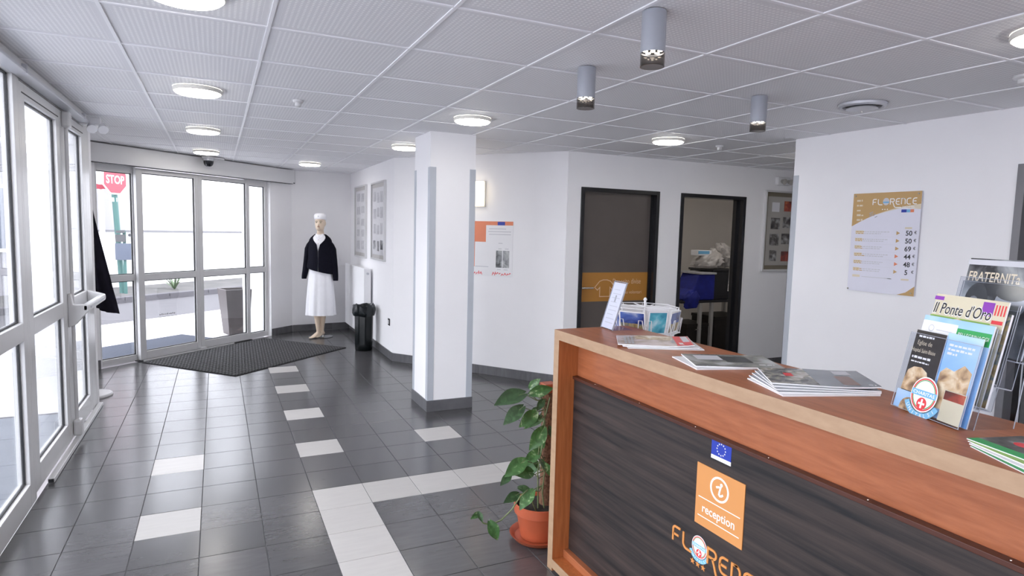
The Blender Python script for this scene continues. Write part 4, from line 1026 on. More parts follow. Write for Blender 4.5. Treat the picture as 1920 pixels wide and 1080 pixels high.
# white cap with a dark mark at the side
m = MB()
secs = [esec(0, -.004, 1.690, .077, .105, 28, -.10), esec(0, -.004, 1.715, .082, .108, 28, -.08), esec(0, -.002, 1.745, .085, .108, 28, -.05), esec(0, .004, 1.768, .076, .096, 28, -.03), esec(0, .006, 1.780, .050, .062, 28), esec(0, .006, 1.784, .01, .012, 28)]
m.loft(secs, white_cloth); m.build('cap', mq, local=True, smooth=50)
m = MB(); m.lathe([(.010, 0), (.010, .003), (.001, .004)], (0, 0, 0), grey_metal, 10); bd = m.build('badge', mq, local=True); bd.location = (0, -.1085, 1.738); bd.rotation_euler = (math.pi/2, 0, 0)
m = MB(); m.lathe([(0.0, 0.0), (.17, 0.0), (.17, .006), (.0, .006)], (0, 0.01, 0), clear_base, 40, cap=False); m.build('base_plate', mq, local=True)
m = MB(); m.tube([(.03, .03, .006), (.03, .03, .30)], .008, chrome, 10); m.build('support_rod', mq, local=True)

# ---------------------------------------------------------------- furled flag in the alcove
t = thing('flag', 'dark navy flag hanging from a pole on a round white foot beside the glass doors', 'flag', (-1.055, 6.70, 0))
m = MB(); m.lathe([(.165, 0.0), (.165, .012), (.155, .022), (.03, .03), (.018, .06)], (-1.055, 6.70, 0), white_metal, 36); m.build('foot', t, smooth=40)
m = MB(); m.tube([(-1.055, 6.70, .05), (-1.055, 6.70, 2.05)], .014, white_metal, 12); m.lathe([(.014, 0), (.026, .02), (.022, .05), (.002, .08)], (-1.055, 6.70, 2.05), chrome, 14); m.build('pole', t, smooth=50)
m = MB(); secs = []
for k in range(15):
    f = k/14.0; z = 1.86-1.08*f; r = 0.030+0.185*f**1.15; s = []
    for i in range(48):
        a = 2*math.pi*i/48; w_ = 1+(0.10+0.14*f)*math.sin(5*a+2.2*f)+0.06*math.sin(11*a)
        cx = -1.055-0.02*f; cy = 6.70
        s.append(Vector((cx+r*w_*math.cos(a), cy+r*0.62*w_*math.sin(a), z-(0.05*math.sin(2*a+1.5)+0.03*math.cos(a))*f+0.05*math.cos(a)*f)))
    secs.append(s)
m.loft(secs, navy_flag, cap=False); m.build('cloth', t, smooth=60)

# ---------------------------------------------------------------- outdoors
def sp(s, o): q = SL+SE*s-SN*o; return (q.x, q.y)
mb = MB(); mb.prism(XY, [(-60, -60), (60, -60), (60, 90), (-60, 90)], -0.40, -0.13, paving); struct(mb.build('floor_ground'))
mb = MB()
mb.prism(XY, [sp(-30, 0.16), sp(30, 0.16), sp(30, 2.85), sp(-30, 2.85)], -0.13, -0.004, paving)
mb.prism(XY, [sp(-30, 0.16), sp(-0.32, 0.16), sp(-0.32, -0.1), (-1.36, 6.3), (-1.10, 6.30), (-1.10, -30), (-40, -30)], -0.13, -0.0045, paving)
struct(mb.build('floor_pavement'))
mb = MB(); mb.prism(XY, [sp(-45, 2.85), sp(60, 2.85), sp(60, 5.20), sp(-45, 5.20)], -0.13, -0.02, asphalt); struct(mb.build('floor_road'))
kr = struct(MB().prism(XY, [sp(-45, 5.20), sp(60, 5.20), sp(60, 5.38), sp(-45, 5.38)], -0.13, 0.03, kerb_mat).build('trim_8'))
for k in range(0, 26):
    a = -6+k*1.0
    MB().prism(XY, [sp(a+.006, 5.195), sp(a+.994, 5.195), sp(a+.994, 5.39), sp(a+.006, 5.39)], -0.05, 0.10, kerb_mat).build('kerb_stone', kr, bevel=0.012)
mb = MB(); mb.prism(XY, [sp(-45, 5.39), sp(60, 5.39), sp(60, 7.4), sp(-45, 7.4)], -0.13, 0.07, verge_mat); struct(mb.build('floor_verge'))
wl = MB()
wl.prism(XY, [sp(4.9, 7.4), sp(60, 7.4), sp(60, 7.65), sp(4.9, 7.65)], -0.13, 1.355, plaster_out); gw = struct(wl.build('wall_garden'))
MB().prism(XY, [sp(4.9, 7.36), sp(60, 7.36), sp(60, 7.70), sp(4.9, 7.70)], 1.355, 1.40, pm('grey_coping', (0.16, 0.16, 0.17), 0.8, 0.05, 4)).build('coping', gw)
hs_ = MB(); hs_.prism(XY, [sp(9, 13), sp(50, 13), sp(50, 20), sp(9, 20)], -0.13, 9.0, plaster_out)
house = hs_.build('house'); tag(house, 'tall pale rendered house across the street behind the garden wall', 'building')
for k in range(7):
    a = 10+k*4.2; mm = MB()
    mm.prism(XY, [sp(a, 12.93), sp(a+1.3, 12.93), sp(a+1.3, 13.0), sp(a, 13.0)], 3.2, 4.9, plaster_out); f_ = mm.build('window_frame', house)
    MB().prism(XY, [sp(a+.1, 12.92), sp(a+1.2, 12.92), sp(a+1.2, 12.95), sp(a+.1, 12.95)], 3.3, 4.8, frame_glass).build('pane', f_)
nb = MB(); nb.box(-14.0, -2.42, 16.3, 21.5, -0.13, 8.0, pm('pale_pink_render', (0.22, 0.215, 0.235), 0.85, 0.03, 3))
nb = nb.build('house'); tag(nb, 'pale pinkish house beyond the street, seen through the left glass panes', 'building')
for x in (-4.4, -6.6, -9.0):
    f_ = MB().box(x, x+.9, 16.24, 16.3, .9, 2.3, white_metal).build('window_frame', nb)
    MB().box(x+.08, x+.82, 16.225, 16.25, .98, 2.22, board_blue).build('pane', f_)
# dark bluish stone slabs along the outside of the left glazing
ys = struct(MB().box(-3.1, -1.085, -6.0, 6.2, -0.13, -0.0035, kerb_mat).build('floor_terrace'))
slab = pm('blue_grey_slab', (0.155, 0.17, 0.20), 0.6, 0.08, 5, per=0.06)
for i in range(3):
    for j in range(20):
        m = MB(); m.box(-3.09+i*.668, -2.428+i*.668, -5.95+j*.605, -5.351+j*.605, -0.0035, 0.0, slab); m.build('paving_slab', ys)
# outer pier at the right of the entrance
struct(MB().prism(XY, [tuple((SL+SE*2.46-SN*0.15)[:2]), tuple((SL+SE*2.72-SN*0.15)[:2]), tuple((SL+SE*2.72-SN*0.53)[:2]), tuple((SL+SE*2.46-SN*0.53)[:2])], -0.13, 3.0, plaster_out).build('wall_pier'))
# tapered planter
pc = Vector((0.235, 9.965, 0)); ang = math.radians(0)
t = thing('planter', 'tall tapered taupe planter standing outside beside the right door leaf', 'planter', (pc.x, pc.y, -0.004))
def sq(z, h_, a=0.0):
    c_, s_ = math.cos(a), math.sin(a)
    return [Vector((pc.x+x*c_-y*s_, pc.y+x*s_+y*c_, z)) for x, y in ((-h_, -h_), (h_, -h_), (h_, h_), (-h_, h_))]
PA = math.radians(17)
m = MB(); m.loft([sq(-0.004, .135, PA), sq(.66, .192, PA), sq(.66, .172, PA), sq(.60, .168, PA), sq(.595, .02, PA)], planter_mat); m.build('pot', t, bevel=0.004)
m = MB(); m.loft([sq(.60, .165, PA), sq(.615, .165, PA)], soil); m.build('soil', t)
# stop sign, its smaller neighbour and the notice boards on the pole
def octo(r): return [(r*math.cos(math.pi/8+k*math.pi/4), r*math.sin(math.pi/8+k*math.pi/4)) for k in range(8)]
fd = Vector((0.28, -0.96, 0)).normalized()
def facing(o, d): return Frame(o, Vector((-d.y, d.x, 0)), (0, 0, 1))
S0 = Vector((-1.84, 15.6, 0.07)); S1 = Vector((-1.96, 15.6, 2.78))
t = thing('street_sign', 'red octagonal stop sign on a green post across the street', 'sign', tuple(S0))
m = MB(); m.tube([S0, S0.lerp(S1, .5), S1], .055, sign_green, 12); m.build('post', t, smooth=50)
FS = facing(Vector((-1.91, 15.50, 2.47)), Vector((0.80, -0.60, 0)))
m = MB(); m.prism(FS, octo(.335), 0, .012, ink_white); m.build('sign_plate', t)
m = MB(); m.prism(FS, octo(.305), .012, .016, sign_red); m.build('sign_face', t)
m = MB(); m.text(FS, 'STOP', 0, -.085, .24, .018, ink_white, 'C', width=.46, bold=.012); m.build('lettering', t)
m = MB(); m.fbox(facing(Vector((-1.94, 15.545, 2.47)), fd), -.06, .06, -.46, -.38, -.02, .0, ink_white); m.build('clamp', t)
n0 = Vector((-1.76, 15.42, 0.07))
t = thing('notice_board', 'grey notice boards with a blue panel below, mounted beside the stop sign post', 'notice board', tuple(n0))
FN = facing(Vector((-1.76, 15.42, 0)), Vector((0.1, -0.995, 0)))
m = MB(); m.fbox(FN, -.03, .03, .07, 1.40, -.05, -.01, sign_green); m.build('post', t)
for nm, a, b, c_, d_, mt in (('header_panel', -.15, .01, 1.355, 1.41, board_grey), ('photo_panel', -.16, .02, 1.17, 1.325, board_grey), ('side_panel', .04, .155, 1.17, 1.37, ink_grey), ('lower_panel', -.17, .165, .79, 1.14, board_blue)):
    m = MB(); m.fbox(FN, a, b, c_, d_, 0, .03, mt); m.build(nm, t)
m = MB(); m.disc(FN, .10, 1.315, .03, .03, .03, .035, ink_black, 12); m.build('round_mark', t)
d0 = Vector((-2.22, 15.95, 0.07))
t = thing('street_sign', 'round red sign half hidden by the left frame of the entrance', 'sign', tuple(d0))
m = MB(); m.tube([d0, d0+Vector((0, 0, 2.75))], .05, ink_white, 10); m.build('post', t, smooth=50)
FS2 = facing(d0+Vector((0, -.07, 2.50)), fd)
m = MB(); m.disc(FS2, 0, 0, .30, .30, 0, .015, sign_red, 28); m.disc(FS2, 0, 0, .2, .2, .015, .018, ink_white, 28); m.build('sign_face', t)
# spiky plant on the verge
a0 = Vector((-0.90, 16.35, .07))
t = thing('agave_plant', 'spiky green plant growing on the verge across the street', 'plant', tuple(a0))
rr = random.Random(2)
for k in range(13):
    a = k*2.4+rr.uniform(-.2, .2); el = rr.uniform(.5, 1.25); L = rr.uniform(.45, .68); d_ = Vector((math.cos(a)*math.cos(el), math.sin(a)*math.cos(el), math.sin(el))); sd = Vector((-math.sin(a), math.cos(a), 0))
    m = MB(); b0 = a0+Vector((0, 0, .0)); mid = b0+d_*L*.5; tip = b0+d_*L+Vector((0, 0, -.10))
    th_ = Vector((0, 0, .012))
    m.add([b0-sd*.015, b0+sd*.015, mid+sd*.022, tip, mid-sd*.022, b0+th_, mid+th_], [(0, 1, 2, 4), (4, 2, 3), (0, 5, 1), (1, 5, 6, 2), (2, 6, 3), (3, 6, 4), (4, 6, 5, 0)], agave); m.build('leaf', t)
# ---------------------------------------------------------------- reception desk
DX0, DX1, DY0, DY1, DT = 1.41, 1.815, -0.60, 2.50, 1.15     # DY1 = end nearest the door
desk = thing('reception_desk', 'wooden reception desk with pale edges and a dark wood front panel', 'desk', (1.65, 0.95, 0))
F_desk = Frame((1.41, 0, 0), (0, -1, 0), (0, 0, 1))   # w = 1.41 - x
ET = 0.044
m = MB(); m.box(DX0+0.002, DX1, DY0, DY1, DT-ET, DT, wood_top); m.build('desk_top', desk)
m = MB(); m.box(DX0, DX0+0.002, DY0, DY1, DT-ET, DT, wood_edge); m.build('top_edging', desk)
for y0, y1 in ((DY1-ET, DY1), (DY0, DY0+ET)):
    m = MB(); m.box(DX0+0.002, DX1, y0, y1, 0.0, DT-ET, wood_side); sp_ = m.build('side_panel', desk)
    m = MB(); m.box(DX0, DX0+0.002, y0, y1, 0.0, DT-ET, wood_edge); m.build('edging', sp_)
m = MB(); m.box(DX0+0.002, DX1-0.2, DY0+ET, DY1-ET, 0.016, 0.058, wood_side); bb = m.build('bottom_board', desk)
m = MB(); m.box(DX0, DX0+0.002, DY0+ET, DY1-ET, 0.016, 0.058, wood_edge); m.build('edging', bb)
m = MB(); m.box(1.470, 1.53, DY0+ET, DY1-ET, 0.058, 0.094, wood_fas); m.build('lower_fascia', desk, bevel=0.003)
m = MB(); m.box(1.516, 1.54, DY0+ET, DY1-ET, 0.094, DT-ET, wood_fas); m.build('upper_fascia', desk)
m = MB(); m.box(1.497, 1.516, DY0+ET+.003, DY1-ET-.003, 0.095, 0.918, wenge); m.build('front_panel', desk)
m = MB(); m.box(1.4975, 1.516, DY0+ET+.003, DY1-ET-.003, 0.918, 0.9205, wenge_edge); m.box(1.487, 1.5158, DY0+ET+.003, DY1-ET-.003, 0.9205, 0.934, wenge_edge); m.build('panel_top_strip', desk, bevel=0.002)
m = MB()
for k in range(7): m.lathe([(.0028, .934), (.0024, .9352), (.0004, .9355)], (1.500, 2.28-k*.32, 0), chrome, 8)
m.build('highlight_dot', desk)  # tiny chrome dots stand in for highlights along the top strip
m = MB(); m.box(1.54, 2.32, DY0+ET, DY1-ET-.02, 0.715, 0.740, wood_top); m.build('worktop', desk)
m = MB(); m.box(2.28, 2.30, DY0+ET, DY0+ET+.04, 0, .715, wood_side); m.box(2.24, 2.30, DY1-ET-.10, DY1-ET-.04, 0, .715, wood_side); m.build('worktop_leg', desk)
# signs on the front panel (u = -y)
WP = 1.41-1.497
def stars(F, u, v, R, r, n, w0, w1, mt, mb_):
    for k in range(n):
        a = 2*math.pi*k/n+math.pi/2; cu, cv = u+R*math.cos(a), v+R*math.sin(a)
        star(mb_, F, cu, cv, r, w0, w1, mt)
def star(mb_, F, u, v, r, w0, w1, mt):
    pts = []
    for k in range(10):
        a = math.pi/2+k*math.pi/5; q = r if k % 2 == 0 else r*0.42
        pts.append((u+q*math.cos(a), v+q*math.sin(a)))
    mb_.prism(F, pts, w0, w1, mt)
eu = MB(); eu.fbox(F_desk, -1.5545, -1.4655, .868, .921, WP, WP+.001, ink_blue); eu.fbox(F_desk, -1.5545, -1.4655, .855, .868, WP, WP+.001, ink_white); eup = eu.build('flag_plate', desk)
m = MB(); stars(F_desk, -1.510, .8945, .019, .0034, 12, WP+.001, WP+.0014, ink_white, m)
m.fbox(F_desk, -1.548, -1.50, .8608, .8622, WP+.001, WP+.0012, ink_lgrey); m.build('flag_stars', eup)
m = MB(); m.fbox(F_desk, -1.6145, -1.3975, .6045, .8195, WP, WP+.003, orange); orp = m.build('reception_plate', desk)
uc, vc = -1.506, .760; w3 = WP+.003; w4 = WP+.0036
m = MB(); m.ring(F_desk, uc, vc, .0355, .0425, w3, w4, ink_white, 44)
m.disc(F_desk, uc+.008, vc+.0185, .0058, .0058, w3, w4, ink_white, 16)
m.ribbon(F_desk, [(uc-.015, vc+.004), (uc-.004, vc+.008), (uc+.005, vc+.009), (uc+.0005, vc-.008), (uc-.001, vc-.0165), (uc+.003, vc-.020), (uc+.011, vc-.0175), (uc+.017, vc-.012)], .0068, w3, w4, ink_white)
m.build('information_symbol', orp)
m = MB(); m.text(F_desk, 'reception', uc, .6555, .0420, w4, ink_white, 'C', width=.148, bold=.010)
for v in (.7035, .6375): m.fbox(F_desk, -1.6005, -1.4115, v-.0014, v+.0014, w3, w4, ink_white)
m.build('lettering', orp)
def arc(cu, cv, r, a0, a1, n=7, rv=None):
    rv = rv or r
    return [(cu+r*math.cos(math.radians(a0+(a1-a0)*k/n)), cv+rv*math.sin(math.radians(a0+(a1-a0)*k/n))) for k in range(n+1)]
def hotel_logo(_, F, u0, v0, W, w0, w1, mt, parent):
    """the curved word FLO-RENCE: u0 left end, v0 baseline, W total width; the O is an emblem drawn apart"""
    h_ = W*0.125; k = W; t_ = W*0.0185
    X = lambda f: u0+k*f
    box = [MB()]
    R = lambda pts: box[0].ribbon(F, pts, t_, w0, w1, mt)
    def done(): box[0].build('letter', parent); box[0] = MB()
    q = h_*0.22
    # F
    R([(X(.0), v0), (X(.0), v0+h_-q)]+arc(X(.0)+q, v0+h_-q, q, 180, 90)+[(X(.085), v0+h_)]); R([(X(.0), v0+h_*.48), (X(.068), v0+h_*.48)])
    done()
    # L
    R([(X(.125), v0+h_)]+[(X(.125), v0+q*1.6)]+arc(X(.125)+q*1.6, v0+q*1.6, q*1.6, 180, 270)+[(X(.225), v0)])
    done()
    # R with its long tail
    R([(X(.405), v0), (X(.405), v0+h_), (X(.455), v0+h_)]+arc(X(.462), v0+h_*.74, h_*.26, 90, -90)+[(X(.41), v0+h_*.48)])
    R([(X(.455), v0+h_*.47), (X(.478), v0+h_*.1), (X(.492), v0-h_*.22)]+arc(X(.545), v0-h_*.22, k*.05, 185, 270, 6, h_*.32)+[(X(.66), v0-h_*.54)])
    done()
    # E (rounded)
    def E(x): 
        R([(X(x+.082), v0+h_), (X(x)+q*1.5, v0+h_)]+arc(X(x)+q*1.5, v0+h_-q*1.5, q*1.5, 90, 180)+[(X(x), v0+q*1.5)]+arc(X(x)+q*1.5, v0+q*1.5, q*1.5, 180, 270)+[(X(x+.082), v0)]); R([(X(x), v0+h_*.5), (X(x+.07), v0+h_*.5)])
    E(.535); done()
    # N as an arch
    R([(X(.655), v0), (X(.655), v0+h_), (X(.70), v0+h_)]+arc(X(.735)-q*1.6, v0+h_-q*1.6, q*1.6, 90, 0)+[(X(.735), v0)])
    done()
    # C
    x = .775
    R([(X(x+.085), v0+h_), (X(x)+q*1.5, v0+h_)]+arc(X(x)+q*1.5, v0+h_-q*1.5, q*1.5, 90, 180)+[(X(x), v0+q*1.5)]+arc(X(x)+q*1.5, v0+q*1.5, q*1.5, 180, 270)+[(X(x+.085), v0)])
    done(); E(.905); done()
    h2 = MB(); h2.text(F, 'HOTEL', X(.69), v0-h_*.66, h_*.50, w1, mt, 'L', width=k*.27, bold=.015); h2.build('hotel_lettering', parent)
def strokes(mb_, F, u, v, wd, h_, w, mt, seed=0):
    rr_ = random.Random(seed); a = u
    while a < u+wd:
        L = min(rr_.uniform(.3, .9)*h_*2, u+wd-a); mb_.fbox(F, a, a+L, v, v+h_*rr_.uniform(.5, .8), w-.0002, w, mt); a += L+h_*.35
    return mb_
def curved_text(mb_, F, s, cu, cv, r, a0, a1, size, w, mt, out=-1):
    for i, ch in enumerate(s):
        a = math.radians(a0+(a1-a0)*(i+.5)/len(s)); cc, ss = math.cos(a), math.sin(a)
        # letters along the bottom: tops point to the centre
        eu_ = F.ex*(-ss*out*-1)+F.ey*(cc*out*-1) if out < 0 else F.ex*ss-F.ey*cc
        ev_ = (F.ex*-cc+F.ey*-ss) if out < 0 else (F.ex*cc+F.ey*ss)
        G = Frame(F.p(cu+r*cc, cv+r*ss), eu_, ev_)
        mb_.text(G, ch, 0, 0, size, w, mt, 'C')
def club_emblem(parent, F, u, v, r, w, nm='round_emblem'):
    """oval badge: red ring, blue band, white cross, scroll below"""
    m = MB(); m.disc(F, u, v+.06*r, r*.92, r, w, w+.0004, ink_white, 36); m.ring(F, u, v+.06*r, r*.78, r*.86, w+.0004, w+.0007, ink_red, 36, 1.08); m.ring(F, u, v+.06*r, r*.72, r*.765, w+.0004, w+.0007, ink_green, 36, 1.08); e = m.build(nm, parent)
    m = MB(); m.fbox(F, u-r*.86, u+r*.86, v-r*.06, v+r*.28, w+.0007, w+.0010, ink_lblue); m.text(F, 'CHARITAS', u, v+r*.02, r*.26, w+.0014, ink_white, 'C', width=r*1.5, bold=.012); m.build('name_band', e)
    m = MB(); m.disc(F, u, v-r*.46, r*.34, r*.34, w+.0007, w+.0010, ink_red, 24); m.fbox(F, u-r*.06, u+r*.06, v-r*.72, v-r*.2, w+.0010, w+.0013, ink_white); m.fbox(F, u-r*.22, u+r*.22, v-r*.52, v-r*.40, w+.0010, w+.0013, ink_white); m.build('red_cross_disc', e)
    m = MB(); m.ring(F, u, v, r*.98, r*1.32, w+.0007, w+.0010, ink_lblue, 24, 1.0, math.radians(205), math.radians(335)); m.build('scroll', e)
    m = MB(); curved_text(m, F, 'UNITALSI', u, v, r*1.24, 212, 328, r*.30, w+.0013, ink_white); m.build('scroll_lettering', e)
    return e
hotel_logo(None, F_desk, -1.722, .487, .44, WP, WP+.003, orange_letter, desk)
lg = MB()
for k in range(3): star(lg, F_desk, -1.616+k*.0265, .459-k*.0, .0115, WP, WP+.002, orange_letter)
stuff(lg.build('logo_stars', desk))
club_emblem(desk, F_desk, -1.587, .519, .040, WP)

# ---------------------------------------------------------------- price sign on the reception wall
ps = thing('price_sign', 'acrylic price list with tan header and six prices on the reception wall', 'sign', tuple(F_rec.p(-2.966, 1.22, .01)))
A0, A1, B0, B1 = -3.222, -2.712, 1.215, 1.945
m = MB(); m.fbox(F_rec, A0, A1, B0, B1, .012, .016, paper_lav); m.build('panel', ps)
W1, W2 = .016, .0165
top = [(A0, B1), (A0, B1-.245)]+[(A0+.51*f, B1-.245+.150*(1-(1-f)**1.9)) for f in (.12, .24, .36, .5, .64, .8)]+[(A1, B1-.088), (A1, B1)]
m = MB(); m.prism(F_rec, top, W1, W2, ink_tan); m.build('tan_header', ps); m = MB(); m.prism(F_rec, [(A1, B0), (A1-.125, B0), (A1-.06, B0+.022), (A1, B0+.07)], W1, W2, ink_tan); m.build('tan_corner', ps)
m = MB(); m.prism(F_rec, [(A0+.51*f, B1-.245+.150*(1-(1-f)**1.9)) for f in (.36, .5, .64, .8)]+[(A1, B1-.088), (A1, B1-.125), (A0+.51*.75, B1-.112), (A0+.51*.55, B1-.135)], W1, W2+.0003, ink_ltan); m.build('pale_swoosh', ps)
hotel_logo(None, F_rec, A0+.158, B1-.088, .325, W2, W2+.0006, ink_white, ps)
m = MB()
for k in range(3): m.disc(F_rec, A0+.235+k*.018, B1-.122, .0042, .0042, W2, W2+.0006, ink_white, 8)
stuff(m.build('logo_stars', ps))
m = MB(); m.disc(F_rec, A0+.258, B1-.066, .024, .026, W2, W2+.0008, ink_lgrey, 24); m.fbox(F_rec, A0+.236, A0+.280, B1-.077, B1-.066, W2+.0008, W2+.0011, ink_lblue); m.build('round_emblem', ps)
m = MB()
for k, wd in enumerate((.045, .052, .03, .052, .05)): strokes(m, F_rec, A0+.03+.002*k, B1-.060-.036*k, wd, .018, W2+.0004, ink_ltan, 20+k)
stuff(m.build('script_lines', ps))
m = MB(); m.fbox(F_rec, A1-.135, A1-.098, B1-.146, B1-.125, W2+.0004, W2+.0008, ink_blue); m.fbox(F_rec, A1-.097, A1-.072, B1-.146, B1-.125, W2+.0004, W2+.0008, ink_lblue); m.fbox(F_rec, A1-.071, A1-.046, B1-.146, B1-.125, W2+.0004, W2+.0008, ink_salmon); stuff(m.build('card_marks', ps))
m = MB()
for a, b in (((.135, -.150), (.165, -.138)), ((.138, -.172), (.150, -.150)), ((.150, -.172), (.165, -.150)), ((.17, -.168), (.182, -.15)), ((.18, -.18), (.198, -.17))): m.ribbon(F_rec, [(A0+a[0], B1+a[1]), (A0+b[0], B1+b[1])], .005, W2, W2+.0005, ink_grey)
stuff(m.build('scribble_mark', ps))
tri = MB(); num = MB(); ln_ = MB(); hl = MB()
for k, (s_, cc) in enumerate((('50', 0), ('50', 0), ('69', 0), ('44', 1), ('48', 1), ('5', 0))):
    y = B1-.292-.0552*k
    tri.prism(F_rec, [(A1-.158, y+.014), (A1-.158, y-.014), (A1-.132, y)], W1, W2, ink_salmon if cc else ink_tan)
    num.text(F_rec, s_, A1-.068, y-.016, .048, W2+.0002, ink_black, 'C', bold=.02); num.text(F_rec, '\u20ac', A1-.032, y-.004, .028, W2+.0002, ink_black, 'L', bold=.015)
    hl.fbox(F_rec, A0+.035, A0+.098-(k % 3)*.006, y-.006, y+.016, W1, W2-.0002, ink_ltan)
    for q_, (L1, yy) in enumerate(((.25-.02*(k % 3), .007), (.19+.015*(k % 2), -.006))):
        u_ = A0+.04; rr = random.Random(k*7+q_)
        while u_ < A0+.04+L1:
            L = rr.uniform(.008, .024); ln_.fbox(F_rec, u_, u_+L, y+yy-.0028, y+yy+.0028, W2-.0001, W2+.0001, ink_lgrey if u_ > A0+.1 else ink_tan); u_ += L+.005
    if k < 5: ln_.fbox(F_rec, A0+.19, A1-.14, y-.0285, y-.0278, W1, W2-.0002, ink_lgrey)
hl.fbox(F_rec, A0+.035, A0+.095, B0+.105, B0+.122, W1, W2-.0002, ink_ltan); ln_.fbox(F_rec, A0+.11, A0+.34, B0+.108, B0+.112, W1, W2, ink_lgrey); num.fbox(F_rec, A0+.31, A0+.34, B0+.107, B0+.112, W1, W2, ink_grey)
hl.fbox(F_rec, A1-.10, A1-.045, B0+.105, B0+.117, W1, W2-.0002, ink_ltan); hl.fbox(F_rec, A1-.10, A1-.05, B1-.262, B1-.250, W1, W2-.0002, ink_ltan)
stuff(tri.build('price_arrow', ps)); stuff(hl.build('highlight', ps)); stuff(ln_.build('small_print', ps)); stuff(num.build('price', ps))
for u_, v_ in ((A0+.018, B1-.018), (A1-.022, B1-.018), (A0+.006, B0+.012), (A1-.022, B0+.020)):
    m = MB(); m.disc(F_rec, u_, v_, .0055, .0055, 0.0, .021, screw_mat, 14); m.build('standoff', ps)

# ---------------------------------------------------------------- papers on the desk
def sheet(F, L, Wd, z0, th, cover, label_mesh=None, curl=0.0, side=None, n=10):
    """a magazine lying in frame F (u along L, v along Wd): covers plus page block, slightly curled"""
    m = MB(); P = []
    def zc(u, v): return curl*(max(0, (u/L-0.55)/0.45)**2)*0.6+curl*0.35*math.sin(math.pi*u/L)*(v/Wd)
    for lay in (0, 1):
        for i in range(n+1):
            for v in (0, Wd):
                u = L*i/n; P.append(F.p(u, v, z0+lay*th+zc(u, v)))
    K = 2*(n+1); tf = []; bf = []; sf = []
    for i in range(n):
        a = 2*i
        bf.append((a, a+1, a+3, a+2)); tf.append((K+a, K+a+2, K+a+3, K+a+1))
        sf.append((a, a+2, K+a+2, K+a)); sf.append((a+1, K+a+1, K+a+3, a+3))
    sf += [(0, K, K+1, 1), (2*n, 2*n+1, K+2*n+1, K+2*n)]
    m.add(P, tf, cover); m.add(P, bf+sf, side or paper)
    return m
def curl_fn(curl, L, Wd): return lambda u, v: curl*(max(0, (u/L-0.55)/0.45)**2)*0.6+curl*0.35*math.sin(math.pi*u/L)*(v/Wd)
def patch(F, u0, u1, v0, v1, z, zc, mt, n=6):
    """a printed area that follows the curl of the page"""
    m = MB(); P = []
    for i in range(n+1):
        for j in range(3):
            u = u0+(u1-u0)*i/n; v = v0+(v1-v0)*j/2; P.append(F.p(u, v, z+zc(u, v)))
    return m.add(P, [(3*i+j, 3*i+3+j, 3*i+4+j, 3*i+1+j) for i in range(n) for j in range(2)], mt)
def magazine(x, y, ang, z0, label, cover, L=.297, Wd=.21, th=.004, curl=0.0, group=None, extra=None, name='magazine', cat='magazine'):
    F = Frame((x, y, 0), (math.cos(ang), math.sin(ang), 0), (-math.sin(ang), math.cos(ang), 0))
    t = thing(name, label, cat, (x, y, z0), group)
    sheet(F, L, Wd, z0, th, cover, curl=curl).build('pages', t)
    if extra: extra(F, t, z0+th, curl_fn(curl, L, Wd))
    return t
R_ = math.radians
def ex_pink(F, t, z, zc):
    patch(F, .232, .292, .004, .206, z+.0006, zc, ink_red).build('red_title_block', t)
    patch(F, .262, .288, .075, .20, z+.0009, zc, ink_lgrey).build('pale_title_strip', t)
    m = MB(); G = Frame(F.p(.236, .060, 0), -F.ey, F.ex); strokes(m, G, 0, .006, .045, .022, z+.0014+zc(.25, .04), ink_white, 5); m.build('lettering', t)
    patch(F, .075, .225, .115, .200, z+.0006, zc, cover_gold).build('picture', t)
    patch(F, .215, .232, .06, .13, z+.0006, zc, ink_grey).build('grey_picture', t)  # plain grey printed area next to the title block
    m = MB()
    for k in range(12):
        u = .028+.014*(k % 3); v = .02+.042*(k//3); q = patch(F, u, u+.010, v, v+.034, z+.0006, zc, ink_grey, 1); m.add(q.v, q.f, ink_grey)
    stuff(m.build('grey_grid', t))
cover_gold = ramp_mat('gilded_print', [(0.36, (0.26, 0.17, 0.10)), (0.5, (0.55, 0.42, 0.26)), (0.66, (0.82, 0.74, 0.62))], 30, 0.25)
magazine(1.452, 1.985, R_(-27), DT+.0005, 'plain sheets at the bottom of the pink pile on the desk', paper, curl=.002, th=.003)
magazine(1.445, 2.010, R_(-30), DT+.0040, 'white magazine in the middle of the pink pile on the desk', paper, curl=.006, th=.004)
magazine(1.435, 2.030, R_(-33), DT+.0085, 'pink magazine with red title block, top of the pile beside the sign holder', cover_pink, curl=.016, th=.004, extra=ex_pink)
def ex_grey(F, t, z, zc):
    patch(F, .035, .125, .110, .185, z+.0005, zc, ink_lgrey).build('pale_block', t)
    patch(F, .13, .22, .075, .175, z+.0005, zc, pm('dark_vault_print', (.045, .05, .052), .25, .5, 22)).build('dark_picture', t)
    m = MB(); strokes(m, F, .225, .03, .05, .014, z+.0016+zc(.24, .03), ink_white, 6); m.build('lettering', t)
magazine(1.445, 1.588, R_(-17), DT+.0005, 'white-edged magazine below the grey one in the middle pile', paper, th=.004)
magazine(1.462, 1.612, R_(-27), DT+.0050, 'glossy grey magazine, top of the middle pile on the desk', cover_grey, th=.004, curl=.003, extra=ex_grey)
def ex_crowd(F, t, z, zc):
    patch(F, .135, .297, .0, .21, z+.0005, zc, cover_slate, 8).build('slate_sky', t)
    patch(F, .215, .262, .145, .198, z+.0009, zc, ink_lgrey, 2).build('address_label', t)
    patch(F, .205, .250, .02, .13, z+.0008, zc, pm('dull_red_print', (.24, .16, .14), .3, .15, 12)).build('red_panel', t)
    patch(F, .06, .085, .10, .14, z+.0008, zc, ink_red, 2).build('red_spot', t)
    m = MB(); strokes(m, F, .268, .012, .024, .012, z+.0014+zc(.28, .02), ink_white, 7); m.build('lettering', t)
